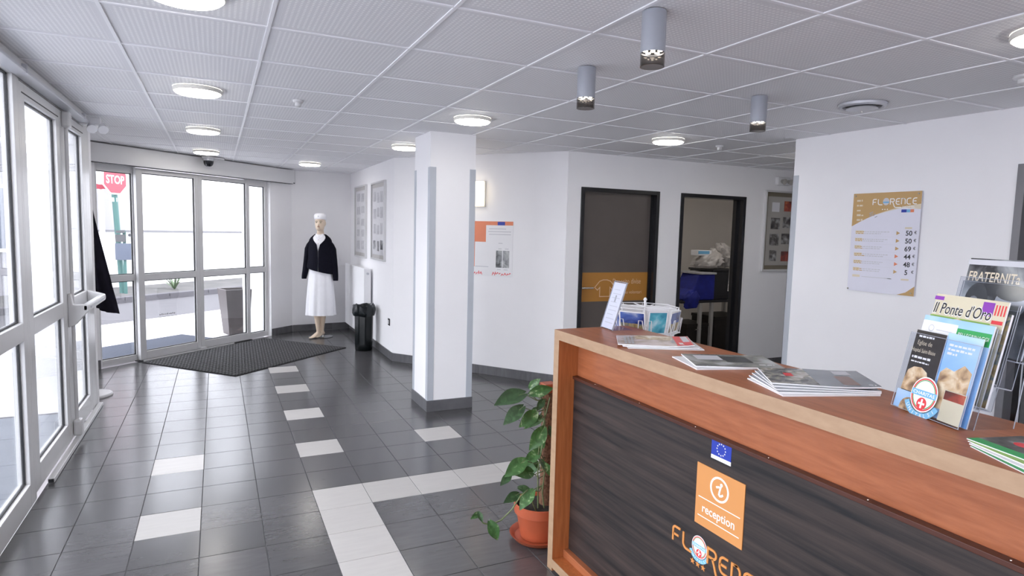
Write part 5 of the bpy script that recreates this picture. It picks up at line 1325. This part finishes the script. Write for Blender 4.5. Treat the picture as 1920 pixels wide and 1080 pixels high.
for k, (a, x, y) in enumerate(((-19, 1.441, 1.232), (-23.5, 1.447, 1.252), (-28, 1.456, 1.270), (-32, 1.466, 1.288))):
    magazine(x, y, R_(a), DT+.0005+.0042*k, ['white-edged magazine at the very bottom of the fanned pile', 'white-edged magazine second from the bottom of the fanned pile', 'white-edged magazine third from the bottom of the fanned pile', 'white-edged magazine just below the top one of the fanned pile'][k], paper if k == 0 else cover_slate, th=.0038)
magazine(1.475, 1.304, R_(-36), DT+.0178, 'magazine with a crowd and slate sky on its cover, top of the fanned pile', cover_crowd, th=.004, curl=.014, extra=ex_crowd)
def ex_green(F, t, z, zc):
    m = MB(); m.fbox(F, .0, .21, .0, .030, z, z+.0004, ink_green); m.build('green_band', t)
    m = MB(); m.disc(F, .06, .085, .022, .016, z, z+.0004, ink_red, 16); m.build('red_shape', t)
    m = MB(); m.disc(F, .11, .07, .03, .012, z, z+.0004, ink_white, 16); m.build('white_shape', t)
for k, a in enumerate((-118, -115, -111, -105)):
    magazine(1.490+.008*k, .772+.007*k, R_(a), DT+.0005+.0026*k, ['green-edged leaflet at the bottom of the fan at the right end of the desk', 'green-edged leaflet second from the bottom of the fan at the right', 'green-edged leaflet third from the bottom of the fan at the right', 'green-banded leaflet with a photograph, top of the fan at the right'][k], (ink_green, paper, ink_lgreen, photo_mix)[k], L=.21, Wd=.148, th=.0022, extra=ex_green if k == 3 else None, name='leaflet', cat='leaflet')

# leaning acrylic sign with a leaflet near the end of the desk
LB = Vector((1.645, 2.375, DT+.001)); le = Vector((0.10, 0.995, 0)).normalized()      # bottom edge direction
lback = Vector((le.y, -le.x, 0))                                                       # away from the viewer side
ld = (Vector((0, 0, 1))*math.cos(R_(17))+lback*math.sin(R_(17))).normalized()
FLf = Frame(LB+le*.115, -le, ld)                                                         # faces the entrance
hold = thing('sign_holder', 'clear acrylic sign holder leaning back at the end of the desk', 'sign holder', tuple(LB+le*.057))
m = MB(); m.fbox(FLf, 0, .115, 0, .232, -.0035, -.0015, acrylic); m.fbox(FLf, 0, .115, 0, .232, .0015, .003, acrylic); m.build('sleeve', hold)
m = MB(); m.add([LB+le*a+lback*b+Vector((0, 0, c)) for c in (0, .0025) for a, b in ((0, .0), (.115, .0), (.115, .105), (0, .105))], [(3, 2, 1, 0), (4, 5, 6, 7), (0, 1, 5, 4), (1, 2, 6, 5), (2, 3, 7, 6), (3, 0, 4, 7)], acrylic); m.build('foot', hold)
m = MB()
for a in (0, .1135): m.fbox(FLf, a, a+.0015, 0, .232, -.004, .0035, acrylic_edge)
m.fbox(FLf, 0, .115, .2305, .232, -.004, .0035, acrylic_edge); m.build('polished_edge', hold)
t = thing('leaflet', 'white printed leaflet standing in the leaning acrylic holder', 'leaflet', tuple(LB+le*.057+Vector((0, 0, .003))))
m = MB(); m.fbox(FLf, .004, .111, .004, .226, -.0012, .0012, paper_lav); m.build('paper', t)
m = MB()
for k in range(9): m.fbox(FLf, .02, .095-.02*(k % 3 == 2), .03+k*.02, .034+k*.02, .0012, .0014, ink_lgrey)
m.fbox(FLf, .05, .062, .13, .165, .0012, .0014, ink_grey); stuff(m.build('printed_lines', t))

# ---------------------------------------------------------------- four-tier acrylic brochure stand
HO = Vector((1.656, 1.061, DT)); hx = Vector((-.31, -.95, 0)).normalized(); hb = Vector((.95, -.31, 0)).normalized()
def HP(u, tt, z): return HO+hx*u+hb*tt+Vector((0, 0, z-DT+.0018))
HW = .22
stand = thing('brochure_stand', 'clear four-tier acrylic brochure stand on the right of the desk', 'brochure stand', tuple(HP(.11, .08, DT)))
tiers = [((0.0, 1.152), (.050, 1.385), .040), ((.042, 1.203), (.092, 1.440), .042), ((.092, 1.255), (.142, 1.497), .042), ((.140, 1.315), (.186, 1.552), .042)]
TF = []
for k, ((t0, z0), (t1, z1), dp) in enumerate(tiers):
    up = (HP(0, t1, z1)-HP(0, t0, z0)); Lh = up.length; F = Frame(HP(0, t0, z0), hx, up); TF.append((F, Lh, dp))
    th = .0022
    m = MB()
    fh = Lh*(0.86 if k == 0 else .80)
    m.fbox(F, 0, HW, 0, fh, -th, 0, acrylic)                 # front lip of the pocket
    m.fbox(F, 0, HW, -.002, .0, -dp, 0, acrylic)                   # floor of the pocket
    m.fbox(F, 0, HW, 0, Lh*1.02, -dp-th, -dp, acrylic)           # back
    m.fbox(F, 0, th, 0, fh, -dp, -th, acrylic); m.fbox(F, HW-th, HW, 0, fh, -dp, -th, acrylic)
    pk = m.build('pocket', stand)
    m = MB(); e_ = .0013
    for u in (0, HW-e_): m.fbox(F, u, u+e_, 0, fh, -e_*.2, .0006, acrylic_edge); m.fbox(F, u, u+e_, 0, Lh*1.02, -dp-th, -dp-th+e_, acrylic_edge)
    m.fbox(F, 0, HW, fh-e_, fh, -th, .0004, acrylic_edge); m.fbox(F, 0, HW, -.003, .0, -dp, .0006, acrylic_edge) if k else m.fbox(F, 0, HW, -.001, .0, -.002, .0006, acrylic_edge)
    m.fbox(F, 0, HW, Lh*1.02-e_, Lh*1.02, -dp-th, -dp, acrylic_edge); m.build('polished_edge', pk)
for u in (0.0, HW-.003):
    m = MB(); q = [HP(u, .018, DT), HP(u, .150, DT), HP(u, .182, 1.40), HP(u, .142, 1.31), HP(u, .094, 1.25), HP(u, .044, 1.20)]
    q2 = [v+hx*.003 for v in q]; m.add(q+q2, [tuple(range(6)), tuple(range(11, 5, -1))]+[(i, i+6, (i+1) % 6+6, (i+1) % 6) for i in range(6)], acrylic); sf_ = m.build('side_foot', stand)
    m = MB(); m.tube([HP(u+.0015, .150, DT+.001), HP(u+.0015, .182, 1.40)], .0012, acrylic_edge, 6); m.build('polished_edge', sf_)
def brochure(k, u0, u1, v0, v1, w, th, label, face, extra=None, name='brochure', cat='brochure', tilt=0.0):
    F, Lh, dp = TF[k]
    t = thing(name, label, cat, tuple(F.p((u0+u1)/2, v0, w)))
    if tilt:
        G = Frame(F.p(u0, v0, 0), F.ex*math.cos(tilt)+F.ey*math.sin(tilt), -F.ex*math.sin(tilt)+F.ey*math.cos(tilt)); F = G; u1 -= u0; v1 -= v0; u0 = v0 = 0.0
    m = MB(); m.fbox(F, u0, u1, v0, v1, w-th, w-.0003, paper); m.build('pages', t)
    m = MB(); m.fbox(F, u0, u1, v0, v1, w-.0003, w, face); m.build('cover', t)
    if extra: extra(F, t, w)
    return t
def ex_black(F, t, w):
    m = MB(); W = .098
    for v, sz, wd in ((.196, .007, .05), (.139, .008, .062), (.128, .006, .06)): strokes(m, F, W/2-wd/2, v, wd, sz, w+.0003, ink_white, int(v*1000))
    for s_, v, sz, wd in (('Eglise de', .176, .017, .048), ("l'Hopital Saint-Blaise", .156, .015, .082)):
        m.text(F, s_, W/2, v, sz, w+.0003, ink_ltan if sz > .012 else ink_white, 'C', width=wd)
    stuff(m.build('lettering', t))
    m = MB(); pts = [(.010, .05), (.092, .05), (.088, .09), (.080, .108), (.060, .118), (.035, .116), (.018, .104), (.012, .08)]; m.prism(F, pts, w, w+.0003, cover_stone); m.build('bread_picture', t)
    m = MB(); m.fbox(F, 0, .098, 0, .048, w, w+.0003, ink_sky); m.disc(F, .05, .004, .03, .03, w+.0003, w+.0005, cover_stone, 16); m.build('lower_picture', t)
brochure(0, .012, .110, .006, .214, -.006, .002, 'tall black brochure with a picture of bread, front left pocket of the stand', pm('brochure_black', (.03, .024, .022), .35, .1, 8), ex_black, tilt=0.0)
def ex_skyb(F, t, w):
    m = MB(); m.prism(F, [(.115, .03), (.205, .03), (.205, .135), (.18, .15), (.155, .13), (.13, .135), (.115, .12)], w, w+.0003, cover_stone); m.build('rock_picture', t)
    m = MB()
    for k, wd in enumerate((.075, .07, .03)): strokes(m, F, .12, .190-k*.011, wd, .008, w+.0004, ink_white, k)
    m.build('lettering', t)
brochure(0, .108, .212, .006, .222, -.010, .002, 'sky-blue brochure with a sandy rock, front right pocket of the stand', ink_sky, ex_skyb)
brochure(0, .150, .214, .004, .082, -.004, .0012, 'small cream card with red photo in the lower right corner of the front pocket', ink_beige,
         lambda F, t, w: (MB().fbox(F, .152, .212, .058, .080, w, w+.0003, photo_red).build('picture', t)), name='card', cat='card')
def ex_pell(F, t, w):
    m = MB(); m.fbox(F, .004, .115, .205, .245, w, w+.0003, ink_white); m.ring(F, .035, .226, .007, .0095, w+.0003, w+.0005, ink_lgrey, 20); m.fbox(F, .052, .10, .222, .225, w+.0003, w+.0005, ink_lgrey); m.fbox(F, .052, .09, .213, .215, w+.0003, w+.0005, ink_lgrey); m.build('white_box', t)
    m = MB(); m.fbox(F, .115, .214, .205, .238, w, w+.0003, ink_green); m.text(F, 'PELLEGRINAGGI', .165, .219, .013, w+.0006, ink_white, 'C', width=.088); strokes(m, F, .125, .209, .03, .007, w+.0006, ink_white, 3); m.build('green_box', t)
brochure(0, .004, .216, .004, .258, -.024, .004, 'blue brochure with white and green title boxes, at the back of the front pocket', ink_sky, ex_pell)
def ex_ponte(F, t, w):
    m = MB(); m.fbox(F, .0, .030, .246, .256, w, w+.0003, ink_purple); m.build('purple_box', t); m = MB(); m.fbox(F, .150, .182, .222, .256, w, w+.0003, ink_purple); m.build('purple_box', t)
    m = MB(); m.text(F, "Il Ponte d'Oro", .004, .210, .044, w+.0005, ink_white, 'L', width=.178, shear=.18, bold=.028); m.build('title_outline', t)
    m = MB(); m.text(F, "Il Ponte d'Oro", .006, .2115, .041, w+.0009, ink_black, 'L', width=.174, shear=.18, bold=.006); m.build('title', t)
    m = MB(); m.fbox(F, 0, .182, .160, .205, w, w+.0003, ink_lgreen); m.prism(F, [(.03, .19), (.09, .204), (.14, .19), (.10, .17)], w+.0003, w+.0005, cover_stone); m.build('grass_picture', t)
    m = MB()
    for k in range(4): m.fbox(F, .186+.008*k, .190+.008*k, .226, .252, w, w+.0003, ink_red)
    m.fbox(F, .184, .214, .205, .214, w, w+.0003, ink_red); stuff(m.build('red_marks', t))
brochure(1, .003, .217, .004, .262, -.012, .004, 'magazine with black lettering on a cream and green cover, second tier of the stand', ink_beige, ex_ponte, name='magazine', cat='magazine')
brochure(1, .010, .218, .004, .235, -.026, .006, 'green magazine behind the cream-titled one in the second tier', cover_land, name='magazine', cat='magazine')
brochure(2, .012, .210, .004, .200, -.014, .003, 'dark leaflet low down in the third tier of the stand', cover_grey)
def ex_frat(F, t, w):
    m = MB(); m.text(F, 'FRATERNITa', .012, .186, .036, w+.0005, ink_ltan, 'L', width=.15, bold=.014); m.build('title', t)
    m = MB(); m.fbox(F, .0, .205, .229, .243, w, w+.0003, ink_lgrey); m.build('top_band', t)
    m = MB(); m.disc(F, .050, .135, .034, .046, w, w+.0003, pm('portrait_dark', (.05, .05, .052), .35, .3, 16), 20); m.disc(F, .15, .137, .044, .038, w, w+.0003, ink_lgrey, 20); m.disc(F, .15, .162, .046, .020, w+.0003, w+.0005, MATS['portrait_dark'], 20); m.disc(F, .044, .12, .018, .026, w+.0003, w+.0005, ink_grey, 16); m.build('portraits', t)
brochure(3, .004, .216, .004, .246, -.012, .005, 'black and white magazine with two portraits, in the topmost tier of the stand', photo_bw, ex_frat, name='magazine', cat='magazine')
brochure(3, .008, .218, .002, .222, -.028, .006, 'thick pale magazine behind the portrait magazine in the topmost tier', cover_grey, name='magazine', cat='magazine')
F0_, L0_, d0_ = TF[0]
club_emblem(stand, F0_, .098, .050, .046, .0008, 'round_sticker')
# ---------------------------------------------------------------- postcard rack behind the desk
RX, RY, RZ0 = 1.985, 2.585, 0.741
rack = thing('postcard_rack', 'white wire postcard rack standing behind the end of the desk', 'rack', (RX, RY, RZ0))
m = MB(); m.tube([(RX, RY, RZ0+.01), (RX, RY, 1.262)], .006, wire_white, 10); m.lathe([(.006, 0), (.010, .008), (.004, .018)], (RX, RY, 1.258), wire_white, 12); m.build('pole', rack, smooth=50)
m = MB(); m.lathe([(.13, 0), (.13, .008), (.01, .014)], (RX, RY, RZ0), wire_white, 28); m.build('foot', rack, smooth=40)
cards = []
CZ0, CZ1 = 1.108, 1.236
for k in range(8):
    a = R_(k*45-14); dv = Vector((math.cos(a), math.sin(a), 0)); tv = Vector((-math.sin(a), math.cos(a), 0))
    o = Vector((RX, RY, 0))+dv*.150
    hw = .074
    lean = dv*.022
    G = Frame(o+Vector((0, 0, CZ0)), tv, Vector((0, 0, CZ1-CZ0))+lean)
    m = MB(); r = .0022; zt = .122
    loop = [G.p(-hw, zt, -.018), G.p(-hw, 0, -.018), G.p(hw, 0, -.018), G.p(hw, zt, -.018), G.p(-hw, zt, -.018)]
    m.tube(loop, r, wire_white, 6)
    for s in (-1, 1):
        m.tube([G.p(s*hw*.92, 0, -.018), G.p(s*hw*.92, 0, .014), G.p(s*hw*.80, .075, .016), G.p(s*hw*.55, .075, .016), G.p(s*hw*.45, 0, .014), G.p(s*hw*.45, 0, -.018)], r, wire_white, 6)
    m.tube([G.p(-hw, 0, .014), G.p(hw, 0, .014)], r, wire_white, 6); m.fbox(G, -hw, hw, -.004, 0, -.018, .014, wire_white)
    m.tube([Vector((RX, RY, CZ1-.01)), G.p(0, zt, -.018)], r, wire_white, 6); m.tube([Vector((RX, RY, CZ0)), G.p(0, 0, -.018)], r, wire_white, 6)
    m.build('wire_pocket', rack)
    cards.append(G)
cm = [(0, cover_land, 'postcard of a brown landscape'), (1, cover_sea, 'postcard of pale rocks'), (2, cover_dusk, 'postcard of a blue evening'), (3, cover_sea, 'postcard of a pale blue shore'),
      (4, cover_dusk, 'pale-skied postcard at the left end'), (5, cover_land, 'postcard of a green and sandy landscape'), (6, cover_sea, 'upright postcard of turquoise sea'), (7, cover_land, 'dusk landscape postcard')]
where = ['on the far side', 'on the far left side', 'at the back', 'at the left', 'facing the entrance', 'left of the pole', 'in front of the pole', 'at the right']
for (k, mt, s), wh in zip(cm, where):
    G = cards[k]; up = k in (6, 3)
    hw, hh = (.05, .118) if up else (.068, .112)
    t = thing('postcard', '%s, in the white wire rack, %s' % (s, wh), 'postcard', tuple(G.p(0, .002, 0)), 'postcards in the wire rack')
    m = MB(); m.fbox(G, -hw, hw, .002, hh, -.006, -.0004, paper); m.build('card_stack', t)
    m = MB()
    if k in (7, 5): m.fbox(G, -hw+.006, hw-.006, .052, hh-.006, -.0004, 0, cover_dusk); m.fbox(G, -hw+.006, hw-.006, .008, .052, -.0004, 0, mt)
    else: m.fbox(G, -hw+.006, hw-.006, .008, hh-.006, -.0004, 0, mt)
    m.build('picture', t)

# ---------------------------------------------------------------- pothos in a terracotta pot
PX, PY = 1.498, 2.765
plant = thing('potted_plant', 'trailing pothos on a mossy pole in a terracotta pot at the end of the desk', 'plant', (PX, PY, 0.0015))
m = MB(); m.lathe([(.100, 0.0), (.128, .008), (.146, .030), (.150, .034), (.141, .032), (.122, .014), (.002, .012)], (PX, PY, 0.0015), terracotta, 44); m.build('saucer', plant, smooth=40)
m = MB(); m.lathe([(.086, .014), (.092, .018), (.116, .142), (.118, .146), (.128, .150), (.131, .196), (.124, .200), (.118, .194), (.112, .150), (.002, .148)], (PX, PY, 0), terracotta, 44); m.build('pot', plant, smooth=35)
m = MB(); m.lathe([(.117, .160), (.117, .178), (.06, .186), (.002, .188)], (PX, PY, 0), soil, 28); m.build('soil', plant, smooth=60)
PPX, PPY = 1.528, 2.755
m = MB(); secs = []
for k in range(40):
    z = .17+.61*k/39; s = []
    for i in range(20):
        a = 2*math.pi*i/20; nz = mnoise.noise(Vector((math.cos(a)*3, math.sin(a)*3, z*45)))
        r = .030+.0045*nz; s.append(Vector((PPX+r*math.cos(a), PPY+r*math.sin(a), z)))
    secs.append(s)
m.loft(secs, moss); m.build('moss_pole', plant, smooth=60)
m = MB(); m.box(PPX-.035, PPX+.035, PPY-.035, PPY+.035, .782, .828, terracotta); m.build('pole_cap', plant, bevel=0.004)
def leaf_mesh(name, mt, fold, wid):
    n = 9; P = []; F_ = []
    for i in range(n+1):
        t_ = i/n
        w_ = wid*(math.sin(math.pi*min(1, t_*0.97+0.02))**0.75)*(1.18-0.62*t_)
        back = -0.10*max(0, 1-t_*5)                         # lobes of the heart beside the stalk
        droop = -0.16*t_*t_
        for s, ww in ((-1, 1.0), (-.5, .55), (0, 0), (.5, .55), (1, 1.0)):
            P.append((s and (w_*ww*(1 if s > 0 else -1)) or 0.0, t_+(back*ww*1.1 if t_ < .25 else 0), droop+fold*abs(w_*ww)-0.10*(w_*ww)**2*4))
    for i in range(n):
        for j in range(4): a = i*5+j; F_.append((a, a+1, a+6, a+5))
    me = bpy.data.meshes.new(name); me.from_pydata(P, [], F_); me.materials.append(mt); me.shade_smooth(); return me
leaf_meshes = [leaf_mesh('leaf', leaf_mat, .45, .31), leaf_mesh('leaf', leaf_dark, .40, .28), leaf_mesh('leaf', leaf_mat, .60, .26)]
LV = [((1.362, 2.7, 0.8), (1.203, 2.67, 0.783), 1), ((1.336, 2.66, 0.746), (1.229, 2.63, 0.689), 1), ((1.443, 2.8, 0.796), (1.481, 2.77, 0.847), 0), ((1.406, 2.72, 0.788), (1.516, 2.69, 0.819), 2),
      ((1.471, 2.7, 0.757), (1.424, 2.67, 0.721), 1), ((1.41, 2.66, 0.712), (1.315, 2.63, 0.664), 0), ((1.476, 2.72, 0.661), (1.371, 2.69, 0.637), 2), ((1.457, 2.66, 0.626), (1.373, 2.63, 0.54), 0),
      ((1.51, 2.7, 0.616), (1.514, 2.67, 0.564), 1), ((1.497, 2.74, 0.544), (1.428, 2.71, 0.484), 0), ((1.459, 2.7, 0.494), (1.358, 2.67, 0.447), 2), ((1.345, 2.64, 0.484), (1.235, 2.61, 0.439), 0),
      ((1.269, 2.64, 0.423), (1.208, 2.61, 0.396), 1), ((1.409, 2.68, 0.398), (1.3, 2.65, 0.425), 0), ((1.445, 2.66, 0.466), (1.466, 2.63, 0.419), 1), ((1.45, 2.75, 0.434), (1.473, 2.72, 0.391), 0),
      ((1.354, 2.72, 0.311), (1.418, 2.69, 0.299), 1), ((1.384, 2.62, 0.332), (1.301, 2.59, 0.272), 0), ((1.345, 2.7, 0.29), (1.261, 2.67, 0.278), 1), ((1.08, 2.58, 0.294), (1.09, 2.55, 0.259), 1),
      ((1.138, 2.58, 0.237), (1.171, 2.55, 0.156), 0), ((1.094, 2.6, 0.275), (1.045, 2.57, 0.276), 2), ((1.459, 2.64, 0.449), (1.48, 2.61, 0.397), 0), ((1.473, 2.78, 0.792), (1.545, 2.75, 0.751), 0),
      ((1.545, 2.78, 0.673), (1.481, 2.75, 0.632), 1), ((1.559, 2.78, 0.457), (1.507, 2.75, 0.409), 0),
      # leaves on the far side of the pole
      ((1.58, 2.79, .72), (1.66, 2.84, .70), 0), ((1.57, 2.80, .60), (1.64, 2.88, .55), 1), ((1.56, 2.81, .50), (1.60, 2.90, .44), 0), ((1.59, 2.78, .40), (1.69, 2.83, .34), 0), ((1.54, 2.82, .68), (1.52, 2.92, .64), 2), ((1.52, 2.82, .36), (1.49, 2.93, .30), 1)]
rr = random.Random(21); stems = []
for a, b, k in LV:
    a = Vector(a); b = Vector(b); d = b-a; L = d.length*1.05; d.normalize()
    ref = Vector((rr.uniform(-.35, .15), -0.75+rr.uniform(-.25, .25), 0.75+rr.uniform(-.4, .3)))      # blades look towards the light and the room
    nrm = (ref-d*ref.dot(d)).normalized(); sd = d.cross(nrm)
    o = bpy.data.objects.new('leaf', leaf_meshes[k]); o.parent = plant
    o.matrix_basis = Matrix.Translation(a-plant.location) @ Matrix((sd, d, nrm)).transposed().to_4x4() @ Matrix.Diagonal((L*1.05, L, L, 1))
    COL.objects.link(o)
    z = max(.30, min(.76, a.z-.05)); root = Vector((PPX+(.02 if a.x > PPX else -.02), PPY-.02, z)) if a.x > 1.20 else None
    if root is not None:
        mid = (a+root)/2+Vector((0, -.01, -.018)); m = MB(); m.tube([root, mid, a, a+d*L*.2], [.0028, .0025, .0022, .0016], vine, 6); m.build('leaf_stalk', plant, smooth=60)
for pts in ([(1.45, 2.70, .18), (1.40, 2.66, .26), (1.36, 2.63, .335), (1.304, 2.6, .321), (1.263, 2.6, .266), (1.208, 2.6, .223), (1.147, 2.59, .215), (1.112, 2.595, .228), (1.089, 2.6, .271)],
            [(1.47, 2.72, .18), (1.455, 2.70, .30), (1.44, 2.68, .40), (1.462, 2.69, .50), (1.49, 2.71, .60), (1.485, 2.71, .70), (1.46, 2.72, .79)],
            [(1.50, 2.71, .18), (1.475, 2.69, .28), (1.49, 2.70, .38), (1.44, 2.68, .47), (1.46, 2.70, .58), (1.50, 2.72, .68), (1.52, 2.72, .76)],
            ):
    m = MB(); m.tube(pts, .0036, vine, 8); m.build('vine', plant, smooth=60)

# ---------------------------------------------------------------- store room behind the open doorway
tb = thing('folding_table', 'table with white legs under the bags in the store room', 'table', (6.10, 6.72, 0))
m = MB(); m.box(5.52, 6.90, 6.42, 7.02, .705, .735, black_plastic); m.build('table_top', tb, bevel=0.004)
for x, y in ((5.865, 6.45), (6.085, 6.47), (6.80, 6.47), (5.865, 6.98), (6.80, 6.98)):
    m = MB(); m.box(x-.022, x+.022, y-.022, y+.022, 0.0, .705, pm('table_leg_white', (.55, .53, .50), .5, .04, 8) if 'table_leg_white' not in MATS else MATS['table_leg_white']); m.build('leg', tb, bevel=0.004)
def lump(secs_spec, seed, amp, mt, n=40, freq=9.0):
    m = MB(); secs = []; full = []
    for a_, b_ in zip(secs_spec, secs_spec[1:]):
        for q in range(4): full.append(tuple(x+(y-x)*q/4 for x, y in zip(a_, b_)))
    full.append(secs_spec[-1])
    for (cx, cy, z, rx, ry) in full:
        s = []
        for i in range(n):
            a = 2*math.pi*i/n; nz = mnoise.noise(Vector((math.cos(a)*freq*.4+seed, math.sin(a)*freq*.4, z*freq*1.6)))
            n2 = mnoise.noise(Vector((math.cos(a)*freq*1.1+seed, math.sin(a)*freq*1.1, z*freq*4))); k = 1+amp*nz*1.6+amp*n2*1.2; s.append(Vector((cx+rx*k*math.cos(a), cy+ry*k*math.sin(a), z+amp*.12*nz)))
        secs.append(s)
    m.loft(secs, mt); return m
c = thing('storage_box', 'black storage box on the store room table behind the blue cloth', 'box', (6.34, 6.72, .735))
m = MB(); m.box(6.12, 6.62, 6.50, 6.98, .736, 1.12, black_plastic); m.build('body', c, bevel=0.008)
m = MB(); m.box(6.105, 6.635, 6.485, 6.995, 1.12, 1.150, black_plastic); m.build('lid', c, bevel=0.006)
m = MB(); m.tube([(6.375, 6.48, .85), (6.375, 6.47, 1.245), (6.60, 6.47, 1.245)], .008, chrome, 8); m.build('metal_strap', c)
bl = thing('blue_bag', 'royal blue folded cloth bag with white rim on the store room table', 'bag', (5.86, 6.66, .735))
m = MB(); secs = [( [Vector((x, y, z)) for x, y in ((5.60+dx0, 6.46), (6.10, 6.44), (6.12, 6.86), (5.66+dx0, 6.88))]) for z, dx0 in ((.737, 0.0), (.80, .03), (.88, .14), (.98, .19), (1.085, .235))]
m.loft(secs, blue_cloth); m.build('body', bl, bevel=0.02)
m = MB(); m.box(5.835, 6.112, 6.43, 6.875, 1.085, 1.112, pm('pale_rim', (.5, .5, .52), .5, .1, 30)); m.build('rim', bl, bevel=0.004)
m = lump([(5.70, 6.44, .64, .10, .03), (5.69, 6.435, .70, .12, .035), (5.70, 6.44, .78, .12, .05), (5.74, 6.46, .86, .06, .03)], 2.0, .18, blue_cloth); m.build('hanging_flap', bl, smooth=60)
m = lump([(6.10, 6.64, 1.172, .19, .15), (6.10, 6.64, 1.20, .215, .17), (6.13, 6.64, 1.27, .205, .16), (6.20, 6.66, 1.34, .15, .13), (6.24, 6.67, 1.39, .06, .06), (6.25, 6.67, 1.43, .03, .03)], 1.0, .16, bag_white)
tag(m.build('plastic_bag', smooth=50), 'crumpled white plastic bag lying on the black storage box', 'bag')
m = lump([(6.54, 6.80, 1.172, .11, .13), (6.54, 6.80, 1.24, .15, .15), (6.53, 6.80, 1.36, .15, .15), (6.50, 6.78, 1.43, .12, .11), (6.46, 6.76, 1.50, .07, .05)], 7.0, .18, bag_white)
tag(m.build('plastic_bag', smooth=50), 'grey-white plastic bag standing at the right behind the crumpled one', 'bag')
b_ = thing('cardboard_box', 'small white and blue cardboard box on top of the white plastic bag', 'box', (6.00, 6.64, 1.355))
m = MB(); m.box(5.90, 6.14, 6.58, 6.72, 1.335, 1.405, paper); m.build('carton', b_, bevel=0.002)
m = MB(); m.box(5.905, 6.10, 6.578, 6.58, 1.355, 1.395, ink_lblue); m.build('blue_print', b_)
def crate(x0, x1, y0, y1, h_, label):
    t = thing('crate', label, 'crate', ((x0+x1)/2, (y0+y1)/2, 0))
    m = MB()
    m.box(x0, x1, y0, y1, 0, .02, crate_mat)
    for a in (0, 1): m.box(x0, x1, (y0, y1-.02)[a], (y0+.02, y1)[a], .02, h_, crate_mat); m.box((x0, x1-.02)[a], (x0+.02, x1)[a], y0+.02, y1-.02, .02, h_, crate_mat)
    m.build('body', t, bevel=0.004)
    m = MB(); m.box(x0-.008, x1+.008, y0-.008, y1+.008, h_-.035, h_+.006, crate_mat); m.build('rim', t, bevel=0.004)
    m = MB(); m.tube([((x0+x1)/2-.05, y0-.008, h_-.08), ((x0+x1)/2-.05, y0-.022, h_-.07), ((x0+x1)/2+.05, y0-.022, h_-.07), ((x0+x1)/2+.05, y0-.008, h_-.08)], .007, chrome, 8); m.build('handle', t)
crate(5.66, 6.03, 6.46, 6.86, .415, 'dark brown crate on the store room floor at the left under the table')
crate(6.13, 6.70, 6.44, 6.90, .50, 'taller dark crate on the store room floor at the right under the table')
clone(l0, (5.3, 7.2, H-0.005), 'added round ceiling lamp in the store room, unseen near its left wall')  # unseen lamp added to brighten the store room
MB().box(5.0, 5.6, 7.0, 7.4, H-0.004, H+0.029, ceil_bar).build('ceiling_board', ceiling)
lamp_store = clone(l0, (6.3, 6.1, H-0.005), 'added round ceiling lamp inside the store room, unseen')  # another lamp added out of view for the store room light
MB().box(6.0, 6.6, 5.9, 6.3, H-0.004, H+0.029, ceil_bar).build('ceiling_board', ceiling)
